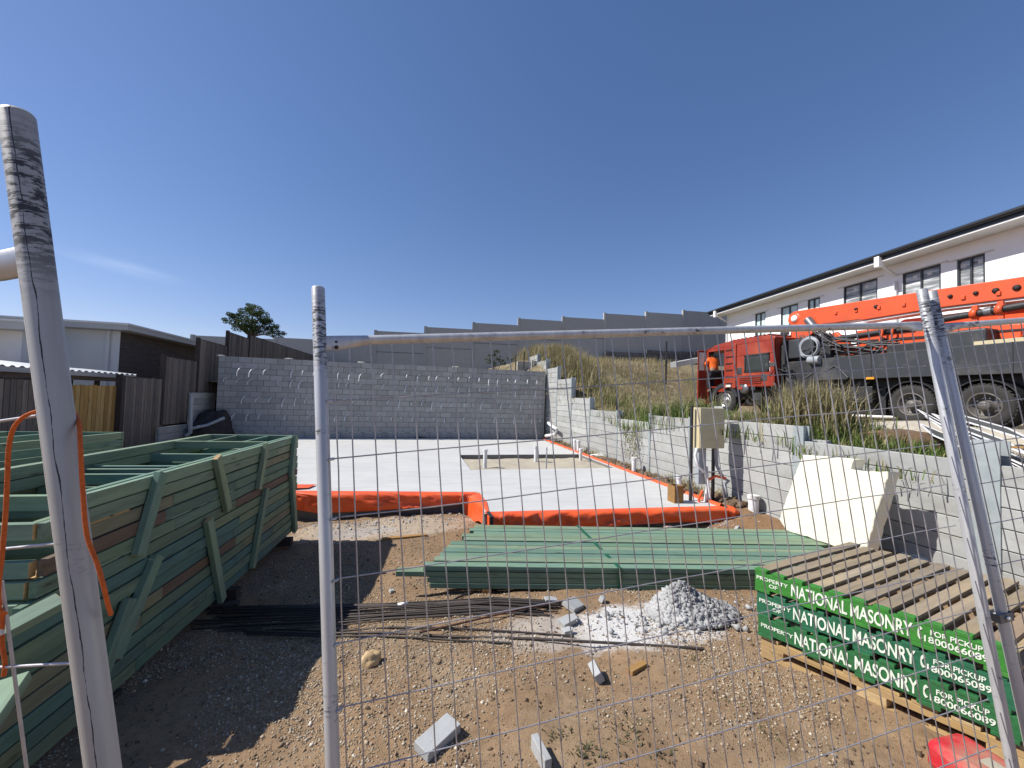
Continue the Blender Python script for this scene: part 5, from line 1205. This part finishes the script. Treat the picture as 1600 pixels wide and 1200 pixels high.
deb('concrete_block', 684, 1160, (.215, .105, .048), 'aac', 'whole pale grey paving block lying on gravel at bottom centre', 'block', rz=math.radians(38), tilt=(.06, -.05))
deb('concrete_block', 845, 1188, (.036, .15, .07), 'aac', 'narrow grey block cut off by the bottom edge of picture', 'block', rz=math.radians(8))
deb('concrete_shard', 931, 1060, (.14, .09, .05), 'aac', 'pale broken concrete shard standing on bare dirt', 'rubble', 3, 1.2, (1.0, .2), 'shard')
deb('concrete_shard', 896, 952, (.17, .13, .045), 'aac', 'pale broken slab piece at the end of rods, upper one', 'rubble', 5, .5, (.25, .1), 'shard'); deb('concrete_shard', 888, 976, (.16, .09, .045), 'aac', 'pale broken slab piece at the end of rods, middle one', 'rubble', 6, .3, (.15, -.1), 'shard')
deb('concrete_shard', 887, 990, (.10, .06, .04), 'aac', 'pale broken slab piece at the end of rods, lowest one', 'rubble', 7, .1, (.1, 0), 'shard'); deb('concrete_shard', 860, 944, (.12, .07, .02), 'aac', 'thin pale chip lying on the right end of rods', 'rubble', 8, -.2, (.1, .1), 'shard', .03)
deb('concrete_shard', 941, 941, (.06, .05, .05), 'aac', 'small grey chip left of the cement heap', 'rubble', 9, .4, (.3, .2), 'shard'); deb('concrete_shard', 612, 926, (.05, .05, .03), 'aac', 'tiny pale chip in the sun left of board pack', 'rubble', 10, .4, (.1, .2), 'shard')
deb('concrete_shard', 1156, 852, (.20, .26, .05), 'aac', 'upright pale slab offcut leaning before slab corner', 'rubble', 12, .3, (1.25, .0), 'shard'); deb('concrete_shard', 1182, 853, (.14, .16, .05), 'aac', 'smaller pale offcut right of the upright slab offcut', 'rubble', 13, -.3, (.9, .2), 'shard')
deb('concrete_shard', 1090, 847, (.24, .06, .05), 'aac', 'flat pale strip of rubble before slab front edge', 'rubble', 14, .1, (0, 0), 'shard')
deb('tan_stone', 580, 1037, (.06, .055, .05), 'tan_stone', 'rounded tan stone at the edge of stack shadow', 'stone', 2, .4, kind='lump')
deb('timber_offcut', 996, 1046, (.15, .045, .03), 'brown_offcut', 'short brown timber offcut lying on bare dirt', 'offcut', 0, .35); deb('timber_board', 632, 841, (.62, .07, .035), 'brown_offcut', 'thin brown board lying in front of slab at left', 'board', 0, .12)
deb('pallet_prop', 352, 950, (.22, .09, .05), 'dark_post', 'short dark timber piece beside the frame stack', 'offcut', 0, .1)
bk = deb('brick', 1045, 846, (.11, .076, .2), 'brick_red', 'pink brick with three core holes standing by slab', 'brick', 0, .2, (-.2, .1))
for k in (-.06, 0, .06):
    Mw = W[bk.name] @ Matrix.Translation(V((0, -.0385, k))); o = MB().box((0, 0, 0), (.05, .006, .03)); shared('core_hole', (lambda q: (q.materials.append(MT['hole']), q)[1])(o.mesh('core_hole', Matrix())), bk, Mw)
p = Gg(629, 950); tag(MB().lathe([(-.045, .02), (-.045, .026), (.045, .026), (.045, .02), (-.045, .02)], p+V((0, 0, .024)), (1, .2, 0), 18).build('pipe_offcut', 'pvc', None, fix=False), 'short white pipe offcut lying behind the rods', 'pipe offcut')
tag(lump('black_plastic_bag', Gg(1115, 846)+V((0, 0, .05)), (.17, .08, .07), 'black_plastic', None, 5, .6, 3), 'crumpled black plastic before slab front edge', 'plastic')
for i, (px, py, s_) in enumerate(((1125, 836, .09), (1136, 841, .05), (1079, 843, .05), (1203, 852, .06), (1226, 838, .05), (1190, 800+18, .06), (1440, 870, .2), (955, 838, .05))):
    tag(lump('paper_scrap', Gg(px, py)+V((0, 0, .02)), (s_, s_*.6, .022), 'paper', None, i+3, .7, 2, None, False), ['white crumpled scrap on black plastic', 'small white scrap right of the black plastic', 'small white scrap left of the black plastic', 'white scrap on brown soil by foam block', 'white scrap near the foam block left corner', 'white scrap by wide riser', 'big pale crumpled sheet behind the pallet stack', 'pale scrap by cement lumps'][i], 'scrap')
# heap of crumbled cement
hp = Gg(1082, 968); hx, hy = hp.x, hp.y
n = 11000; r = np.sqrt(rng.uniform(0, 1, n)); a = rng.uniform(0, 2*PI, n); ux, uy = r*np.cos(a), r*np.sin(a)
hh = .245*(1-r**1.25)*(1-.25*np.abs(ux)); px_ = hx-.03+ux*.40+.10*r*r; py_ = hy+.10+uy*.29; pz_ = gz(px_, py_)+hh*rng.uniform(.82, 1.03, n)+(.11*vnoise(px_, py_, .16, 4)+.06*vnoise(px_, py_, .06, 14))*(1-r)
n2 = 420; a2 = rng.normal(size=(n2, 2)); px_ = np.append(px_, hx-.05+a2[:, 0]*.45); py_ = np.append(py_, hy+.05+a2[:, 1]*.2); pz_ = np.append(pz_, gz(px_[n:], py_[n:])+.006)
OCT = np.array([(1, 0, 0), (-1, 0, 0), (0, 1, 0), (0, -1, 0), (0, 0, 1), (0, 0, -1)], float); OF = np.array([(0, 2, 4), (2, 1, 4), (1, 3, 4), (3, 0, 4), (2, 0, 5), (1, 2, 5), (3, 1, 5), (0, 3, 5)])
BOX8 = np.array([(x, y, z) for x in (-1, 1) for y in (-1, 1) for z in (-1, 1)], float)*.75; BF8 = np.array([(0, 1, 3), (0, 3, 2), (4, 6, 7), (4, 7, 5), (0, 4, 5), (0, 5, 1), (2, 3, 7), (2, 7, 6), (0, 2, 6), (0, 6, 4), (1, 5, 7), (1, 7, 3)])
def stones(name, P, S, mat, flat=.7, label=None, cat=None, shape='oct'):
    n = len(P); B_, F_ = (OCT, OF) if shape == 'oct' else (BOX8, BF8); k = len(B_)
    q = B_[None]*(1+rng.uniform(-.35, .35, (n, k, 1)))*S[:, None, None]*rng.uniform(.65, 1.25, (n, 1, 3)); q[:, :, 2] *= flat
    a = rng.uniform(0, 2*PI, n); b = rng.normal(0, .5, n); c, s = np.cos(a)[:, None], np.sin(a)[:, None]; cb, sb_ = np.cos(b)[:, None], np.sin(b)[:, None]
    y, z = q[:, :, 1]*cb-q[:, :, 2]*sb_, q[:, :, 1]*sb_+q[:, :, 2]*cb; x = q[:, :, 0]
    q = np.stack([x*c-y*s, x*s+y*c, z], -1)+P[:, None]
    o = fast_mesh(name, q.reshape(-1, 3), (F_[None]+(np.arange(n)*k)[:, None, None]).reshape(-1, 3), mat, 'stuff'); tag(o, label, cat); return o
ch = thing('cement_heap', 'crumbly grey and white cement heap beside the white powder spill', 'heap', (hx, hy, float(gz(hx, hy))))
o = stones('cement_lumps', np.stack([px_, py_, pz_], 1)-np.array(W[ch.name].translation), np.clip(np.exp(rng.normal(math.log(.007), .55, len(px_))), .003, .026), 'rubble', .9, shape='box')
o.parent = ch; o.matrix_basis = Matrix()
n = 1500; X_ = rng.uniform(-2.2, 4.9, n); Y_ = np.where(X_ < 1, 6.65, 5.25)+rng.normal(0, .12, n); Z_ = lowz(X_, Y_); k = rng.uniform(0, 1, n) < .55+.8*vnoise(X_, Y_, .6, 3)
stones('spoil_lumps', np.stack([X_, Y_, Z_], 1)[k], np.clip(np.exp(rng.normal(math.log(.009), .5, k.sum())), .004, .024), 'rubble', .7, 'grey concrete crumbs scattered along the slab front', 'rubble', 'box')

# gravel
n = 420000; X_ = rng.uniform(-2.6, 3.6, n); Y_ = rng.uniform(1.3, 6.0, n)
dens = .16+1.6*vnoise(X_, Y_, .7, 21)+.8*vnoise(X_, Y_, .22, 22)+.75*np.exp(-((X_+.05)/.75)**2-((Y_-2.3)/1.2)**2)+.3*np.exp(-((X_+.9)/.6)**2)
dens *= 1-.6*ss(3.5, 5.5, Y_); k = rng.uniform(0, 1, n) < dens*.5; X_, Y_ = X_[k], Y_[k]
S_ = np.exp(rng.normal(math.log(.0050), .42, len(X_))); S_ = np.clip(S_, .0025, .017); print('gravel', len(X_))
stones('gravel', np.stack([X_, Y_, lowz(X_, Y_)+S_*.25], 1), S_, 'gravel', .65, 'loose pale gravel scattered over brown dirt', 'gravel')
n = 26000; X_ = rng.uniform(-2.6, 5.3, n); Y_ = rng.uniform(1.3, 7.0, n); S_ = np.clip(np.exp(rng.normal(math.log(.0055), .5, n)), .003, .02)
stones('dirt_clods', np.stack([X_, Y_, lowz(X_, Y_)+S_*.1], 1), S_, 'clod', .7, 'small brown clods of dirt over the site', 'dirt')
n = 2500; t = rng.uniform(0, 1, n); Y_ = 5.4+t*10; X_ = 5.2+rng.normal(0, .12, n); Z_ = lowz(X_, Y_)+.03
stones('soil_crumbs', np.stack([X_, Y_, Z_], 1), rng.uniform(.015, .08, n), 'clod', .8, 'brown soil lumps along the foot of retaining wall', 'soil')

# ================================================================== GRASS
def blades(name, cl, mat, label):
    V_, F_ = [], []; base = 0
    for (x, y, rx, ry, h, n, sp, zf_) in cl:
        bx = x+rng.normal(0, rx, n); by_ = y+rng.normal(0, ry, n); bz = zf_(bx, by_)-.02
        a = rng.uniform(0, 2*PI, n); L = h*rng.uniform(.45, 1.15, n); ln = sp*rng.uniform(.1, 1, n); w = rng.uniform(.004, .009, n)*(1+h*.6)
        dx, dy = np.cos(a), np.sin(a); sx_, sy_ = -dy*w, dx*w
        P = np.stack([bx, by_, bz], 1); M_ = P+np.stack([dx*ln*L*.35, dy*ln*L*.35, L*.6], 1); T_ = P+np.stack([dx*ln*L, dy*ln*L, L*(1-.35*ln)], 1); S = np.stack([sx_, sy_, 0*w], 1)
        q = np.stack([P-S, P+S, M_-S*.7, M_+S*.7, T_], 1).reshape(-1, 3); i = base+np.arange(n)*5
        F_.append(np.stack([i, i+1, i+3, i, i+3, i+2, i+2, i+3, i+4], 1).reshape(-1, 3)); V_.append(q); base += n*5
    return tag(fast_mesh(name, np.concatenate(V_), np.concatenate(F_), mat, 'stuff'), label, 'grass')
def up1(x, y): return upz(x, y)
def cp(px, py, X): p = PX(px, py, X); return p.x, p.y
dry, grn = [], []
def cl(px, py, X, rx, ry, h, nd, ng, sp=.8):
    x, y = cp(px, py, X)
    if nd: dry.append((x, y, rx, ry, h, nd, sp, up1))
    if ng: grn.append((x, y, rx, ry, h*.85, ng, sp, up1))
cl(1262, 672, 6.5, .24, .26, .92, 1700, 300, .55); cl(1238, 672, 6.3, .3, .3, .5, 700, 500, .9); cl(1185, 668, 6.1, .35, .4, .40, 450, 700, .9); cl(1150, 662, 6.0, .25, .3, .36, 250, 500); cl(1170, 665, 6.1, .3, .3, .75, 45, 0, .5)
cl(1325, 682, 6.5, .4, .4, .42, 250, 1700); cl(1370, 690, 6.3, .4, .4, .35, 150, 1100); cl(1430, 705, 6.1, .35, .4, .22, 150, 900); cl(1300, 692, 5.9, .2, .5, .25, 300, 700)
cl(1060, 640, 6.1, .3, .45, .8, 500, 1500, .8); cl(1035, 640, 6.3, .4, .5, .6, 300, 700); cl(1000, 645, 6.2, .3, .4, .42, 500, 600); cl(960, 632, 6.6, .3, .5, .42, 500, 300); cl(930, 622, 6.6, .3, .5, .4, 500, 150); cl(980, 652, 5.8, .15, .5, .4, 100, 700)
cl(905, 600, 6.6, .3, .6, .4, 200, 500)
for i in range(9): cl(830+i*9, 560, 6.3+.25*(i % 3), .35, .9, .9, 650, 60, .7)
for i in range(70):
    x, y = random.uniform(5.9, 11.5), random.uniform(10, 21); hh_ = random.uniform(.09, .24)*(.45 if x > 8.5 and y < 15 else 1); dry.append((x, y, .5, .6, hh_, random.choice((30, 110, 280)), 1.0, up1))
    if i % 4 == 0: grn.append((x, y, .4, .5, hh_*.8, 160, 1.0, up1))
for i in range(22): x, y = random.uniform(8, 14), random.uniform(16.5, 23); dry.append((x, y, .7, .7, .4, 200, .9, up1))
for i in range(26): x, y = random.uniform(7, 11.4), random.uniform(4.5, 11); grn.append((x, y, .45, .45, random.uniform(.08, .17), 330, 1.1, up1)); dry.append((x, y, .4, .4, .12, 110, 1.1, up1))
for i in range(24): x, y = 5.78, random.uniform(2.8, 10); grn.append((x, y, .06, .25, .22, 110, 1.2, up1))
dry = [(x, y, rx, ry, h, n, s_, f) for x, y, rx, ry, h, n, s_, f in dry if x > 5.7]
blades('dry_grass', dry, 'dry_blade', 'tall straw coloured dry grass over the bank')
blades('green_grass', grn, 'green_blade', 'green grass clumps along the top of retaining wall')
lowg = []
for px, py, n in ((985, 1138, 60), (920, 1178, 70), (1092, 1030, 40), (975, 1165, 40), (870, 1150, 30), (1120, 1090, 18), (1200, 1150, 18), (1040, 1180, 30)):
    p = Gg(px, py); lowg.append((p.x, p.y, .05, .04, .045, n, 1.2, lowz))
blades('sparse_weeds', lowg, 'weed', 'sparse tiny weeds on the bare dirt in the foreground')
lw = []
for py_ in range(30):
    y = random.uniform(5.7, 14.5); lw.append((5.38, y, .05, .2, random.uniform(.15, .35), 40, 1., lowz))
blades('wall_foot_weeds', lw, 'dry_blade', 'dry weeds along the foot of retaining wall')
vn = thing('creeper', 'thin dry creeper hanging down the retaining wall near slab', 'plant', PX(985, 665, WX-.02))
m = MB()
for i in range(16):
    p = PX(random.uniform(972, 1000), 664, WX-.03); pts = [p]
    for k in range(random.randint(4, 9)): pts.append(pts[-1]+V((random.uniform(-.03, .01), random.uniform(-.09, .09), -random.uniform(.06, .16))))
    m.tube(pts, .006, 4)
m.build('stem', 'dry_blade', vn, fix=False)
tips = [(PX(random.uniform(972, 1002), random.uniform(665, 715), WX-.05), .1) for _ in range(22)]; vs, fs = leaves(tips, 900, .03); o = fast_mesh('foliage', vs-np.array(W[vn.name].translation), fs, 'green_blade', parent=vn); o['kind'] = 'stuff'

# ================================================================== BEHIND THE WALL: soil mound, fly screens
def mound(px, py, X, size, mat, name, label, seed): p = PX(px, py, X); return tag(lump(name, (p.x, p.y, float(upz(p.x, p.y))-.05), size, mat, None, seed, .25, 4), label, 'mound')
mound(1420, 682, 7.2, (.7, .75, .34), 'brown_soil', 'soil_mound', 'brown soil mound on the bank near the rear truck wheels', 3)
mound(1490, 662, 8.6, (.7, 1.7, .36), 'pale_soil', 'gravel_mound', 'pale crushed rock mound in front of the rear truck wheels', 6)
mound(1580, 668, 8.2, (1.0, .9, .3), 'pale_soil', 'gravel_mound', 'pale crushed rock mound at the right edge of picture', 8)
mound(1390, 664, 8.4, (.4, .9, .2), 'pale_soil', 'gravel_mound', 'low pale crushed rock mound left of the brown soil mound', 11)
def screen(c0_, c1_, c2_, label):
    """aluminium fly screen from three corners"""
    c0_, c1_, c2_ = V(c0_), V(c1_), V(c2_); c3_ = c0_+(c2_-c1_); t = thing('fly_screen', label, 'fly screen', c0_, 'discarded fly screens'); nn = (c1_-c0_).cross(c2_-c1_).normalized()
    for a_, b_ in ((c0_, c1_), (c1_, c2_), (c2_, c3_), (c3_, c0_)): MB().beam(a_, b_, .024, .012, nn).build('frame_bar', 'screen_white', t)
    m_ = MB(); m_.add([c0_, c1_, c2_, c3_], [(0, 1, 2, 3)]); m_.build('mesh', 'mesh_dark', t, fix=False)
def u(px, py, X): return PX(px, py, X)
base_s = [((1455, 655), (1600, 733), 7.2, 6.2), ((1470, 668), (1640, 745), 6.9, 6.0), ((1458, 680), (1600, 741), 6.6, 5.95), ((1500, 656), (1620, 692), 7.7, 6.9), ((1480, 662), (1610, 712), 7.4, 6.5)]
for i, (a_, b_, Xa, Xb) in enumerate(base_s):
    p0, p1 = u(*a_, Xa), u(*b_, Xb); sl_ = V((.6, .5, .13)); screen(p0, p1, p1+sl_, ['white framed fly screen at the top of the discarded screen heap', 'white framed fly screen in the middle of screen heap', 'lowest white framed fly screen by the wide steel post', 'white framed fly screen at the back right of heap', 'white framed fly screen behind the middle one of heap'][i])
p0, p1 = u(1560, 698, 6.3), u(1640, 700, 6.3); tag(MB().beam(p0, p1, .3, .02).build('tan_board', 'brown_offcut', None), 'flat tan board lying on the fly screen heap', 'board')
p = PX(1170+113, 690, 5.8); tag(MB().box((p.x-.05, p.y, p.z), (.1, .28, .05), rotz(.1)).build('wall_offcut', 'aac', None), 'small concrete offcut lying on top of retaining wall above foam block', 'offcut')
p = PX(1128, 637, 5.85); tag(MB().box((p.x, p.y, p.z), (.16, .22, .05)).build('wall_offcut', 'aac', None), 'small pale slab offcut on the wall top behind meter box', 'offcut')
p = PX(1055, 565, 9.0); tag(MB().beam(D(1052, 570, 19), D(1100, 561, 21), .3, .25).build('kerb_stone', 'aac', None), 'pale concrete kerb piece on the bank left of truck cab', 'kerb')

# ================================================================== TEMPORARY FENCE PANELS
def pole(par, top, vdir, L, r, mat, n=24, name='post'):
    z = -V(vdir).normalized() if False else V(vdir).normalized(); x = CR-z*CR.dot(z); x.normalize(); y = z.cross(x)
    Mw = Matrix.Translation(V(top)) @ Matrix((x, y, z)).transposed().to_4x4()
    pr = [(-L, r), (-.004, r), (.0, r-.002), (.0, r-.0035), (-.06, r-.0035), (-.06, 0)]
    b = MB(); b.lathe(pr, (0, 0, 0), (0, 0, 1), n); b.v = [Mw @ q for q in b.v]; return b.build(name, mat, par, Mw, fix=False)
def cdir(a, b, c): return (CR*a+CU*b+f0*c).normalized()
vd = cdir(-.0790, .9876, .1012); hd = cdir(2627, 160, 620); hd = (hd-vd*hd.dot(vd)).normalized(); nd = hd.cross(vd).normalized()
if nd.dot(f0) > 0: nd = -nd
Z0 = 1.067; Q0 = D(509, 800, Z0)
def on_panel(px, py): return PP(px, py, Q0, nd)
def rail(par, A_, B_, h, v, r=.0135, flatA=True, flatB=True, nrm=None):
    L = (B_-A_).length; n = 36; pts = []; rr = []
    for i in range(n+1):
        s_ = L*i/n
        if i < 12: s_ = .16*i/12*1.0
        elif i > 24: s_ = L-.16*(36-i)/12
        else: s_ = .16+(L-.32)*(i-12)/12
        k = 1.0
        if flatA: k = min(k, float(ss(.02, .13, s_)))
        if flatB: k = min(k, float(ss(.02, .13, L-s_)))
        pts.append(A_.lerp(B_, s_/L)-v*(1-k)*.006); rr.append((r+(1-k)*.0075, r-(1-k)*.0095))
    return MB().tube(pts, rr, 16, up=v).build('top_rail', 'galv', par, fix=False)
fp1 = thing('temporary_fence', 'galvanised mesh temporary fence panel filling the middle and right foreground', 'fence panel', Q0-vd*1.1)
pT = on_panel(497, 449); r_ = .0175
pole(fp1, pT, vd, 2.05, r_, 'galv')
pR = on_panel(1440, 452); pole(fp1, pR, vd, 2.05, r_, 'galv')
rA = on_panel(509, 533); rB0 = on_panel(1440, 512); rB = rA+hd*(rB0-rA).dot(hd)
rail(fp1, rA, rB, hd, vd)
xa_ = (rB-rA).length; s_w = .0582; W0 = on_panel(546, 545); offs = (W0-rA).dot(hd)
hgt0 = .016
wires_v = []
s_ = offs
while s_ < xa_-.01: wires_v.append(s_); s_ += s_w
def wire(par, pts, r=.0019): MB().tube(pts, r, 6).build('wire', 'wire', par, fix=False)
HW = (rA-on_panel(516, 627)).dot(vd); sv = .1585
Hs = [HW+sv*k for k in range(11)]
wires_v = [.018]+wires_v
for s_ in wires_v:
    j = [random.gauss(0, .0022) for _ in range(6)]; pts = [rA+hd*(s_+(j[k] if 0 < k < 5 else 0))-vd*(.012+1.75*k/5)+nd*(.002+.003*random.random()) for k in range(6)]
    wire(fp1, pts)
for h_ in Hs:
    pts = [rA+hd*(.012+(xa_-.03)*k/10)-vd*(h_+random.gauss(0, .0012)) for k in range(11)]; wire(fp1, pts)
    MB().tube([rA+hd*.012-vd*h_+nd*.002, rA+hd*.0-vd*h_+nd*.012], .004, 6).build('weld', 'galv', fp1, fix=False)
m = MB()
for p_ in (rA+hd*.028-vd*.004+nd*.0055, ): m.lathe([(0, .0035), (.0012, .0)], p_, nd, 10)
for a_ in (rA+hd*.028-vd*.02+nd*.0055, ): m.lathe([(0, .006), (.0012, .0)], a_, nd, 10)
m.build('rail_hole', 'hole', fp1, fix=False)
# second panel running out of frame at right
fp2 = thing('temporary_fence', 'galvanised mesh temporary fence panel cut off by the right edge', 'fence panel', pR-vd*1.1)
hd2 = cdir(3600, 260, 620); vd2 = cdir(-.105, .9876, .10); hd2 = (hd2-vd2*hd2.dot(vd2)).normalized(); nd2 = hd2.cross(vd2).normalized()
if nd2.dot(f0) > 0: nd2 = -nd2
Q2 = D(1458, 512, (pR-CO).dot(f0)+.0)
def on2(px, py): return PP(px, py, Q2, nd2)
p2 = on2(1455, 455); pole(fp2, p2, vd2, 2.0, r_, 'galv')
r2 = on2(1466, 511); rail(fp2, r2, r2+hd2*1.9, hd2, vd2, flatB=False)
s_ = .045
while s_ < .75:
    wire(fp2, [r2+hd2*(s_+random.gauss(0, .001))-vd2*(.012+1.7*k/4) for k in range(5)]); s_ += .0582
for k in range(11):
    h_ = (r2-on2(1478, 577)).dot(vd2)+sv*k; wire(fp2, [r2+hd2*.01-vd2*h_, r2+hd2*.8-vd2*h_])
# clamp joining both posts
cA = PP(1562, 962, Q0+nd*.0, nd); ck = thing('fence_clamp', 'dark steel clamp joining the two right fence posts', 'clamp', cA)
Rc = Matrix((hd, -nd, vd)).transposed()
MB().box(cA+nd*.019, (.075, .004, .032), Rc).box(cA-nd*.019, (.075, .004, .032), Rc).box(cA+hd*.036, (.004, .042, .032), Rc).box(cA-hd*.036, (.004, .042, .032), Rc).build('bracket', 'clamp', ck, bevel=.002)
MB().tube([cA+nd*.03, cA-nd*.03], .005, 8).lathe([(0, .009), (.006, .009), (.006, 0)], cA+nd*.022, nd, 6).build('bolt', 'galv', ck, fix=False)
# red plastic foot
ft = G(1497, 1172, .17); fx_ = hd.copy(); fx_.z = 0; fx_.normalize(); fy_ = V((-fx_.y, fx_.x, 0)); Rf = Matrix((fx_, fy_, V((0, 0, 1)))).transposed()
fo2 = thing('ground_block', 'red plastic fence foot with sand on top at the bottom right corner', 'fence foot', ft-V((0, 0, .17)))
b = MB().box(ft+V((.05, -.22, -.07)), (.24, .62, .14), Rf).build('foot_block', 'red_plastic', fo2, bevel=.035)
MB().box(ft+V((.05, -.12, .003)), (.07, .12, .004), Rf).build('sand_patch', 'sand', fo2, bevel=.02)
# left panel
vL = cdir(-.131, .9914, .0); hL = cdir(-.985, -.105, .12); hL = (hL-vL*hL.dot(vL)).normalized()
fp3 = thing('temporary_fence', 'leaning galvanised fence panel close up at the left edge', 'fence panel', D(90, 800, .57))
tL = D(26, 176, .55); pole(fp3, tL, vL, 2.0, .0178, 'galv_seam', 40)
nL = hL.cross(vL); nL = nL if nL.dot(f0) < 0 else -nL
def on3(px, py): return PP(px, py, D(90, 800, .55), nL)
rL = on3(20, 412); MB().tube([rL-hL*.03, rL+hL*.02, rL+hL*.06, rL+hL*1.4], [(.0215, .010), (.021, .011), (.018, .014), (.0165, .0165)], 16, up=vL).build('top_rail', 'galv', fp3, fix=False)
for py in (652, 853, 1040): p_ = on3(70+(py-650)*.13, py-4); wire(fp3, [p_-hL*.01, p_+hL*.1, p_+hL*.6], .0022)
pv0 = on3(6, 930); wire(fp3, [pv0+vL*.02, pv0, pv0-vL*.4], .0022)
# orange rope tied round the pole
rope = [on3(*q)+nL*w_ for q, w_ in (((8, 945), .006), ((13, 915), .01), ((15, 870), .008), ((18, 800), .006), ((21, 740), .006), ((26, 700), .008), ((38, 665), .010), ((57, 645), .006), ((45, 640), -.034), ((50, 642), -.040), ((66, 648), -.036), ((104, 662), -.014), ((131, 695), .004), ((140, 760), .008), ((149, 830), .010), ((165, 875), .010), ((172, 910), .008), ((168, 942), .0), ((158, 968), -.012))]
def smooth(P, k=6):
    out_ = []
    for i in range(len(P)-1):
        a_, b_, c__, d__ = P[max(i-1, 0)], P[i], P[i+1], P[min(i+2, len(P)-1)]
        for j in range(k):
            t = j/k; out_.append(.5*((2*b_)+(c__-a_)*t+(2*a_-5*b_+4*c__-d__)*t*t+(-a_+3*b_-3*c__+d__)*t**3))
    return out_+[P[-1]]
rp = thing('orange_rope', 'frayed orange rope looped round the leaning left fence post', 'rope', rope[8])
MB().tube(smooth(rope), .0026, 10).build('rope_loop', 'rope', rp, fix=False)
kn = on3(8, 950); MB().tube(smooth([kn+hL*.006+nL*.004, kn-hL*.004+nL*.009, kn-vL*.008, kn+hL*.006+nL*.002, kn+vL*.004+nL*.008, kn-vL*.01+nL*.004, on3(3, 985), on3(4, 1010), on3(8, 1035), on3(6, 1056)]), .0026, 10).build('rope_knot', 'rope', rp, fix=False)
q = on3(2, 975); tag(MB().box(q, (.006, .005, .03), Rc).build('tape_tag', 'paper', None, bevel=.001), 'small white tape tag beside the rope knot at left edge', 'tag')
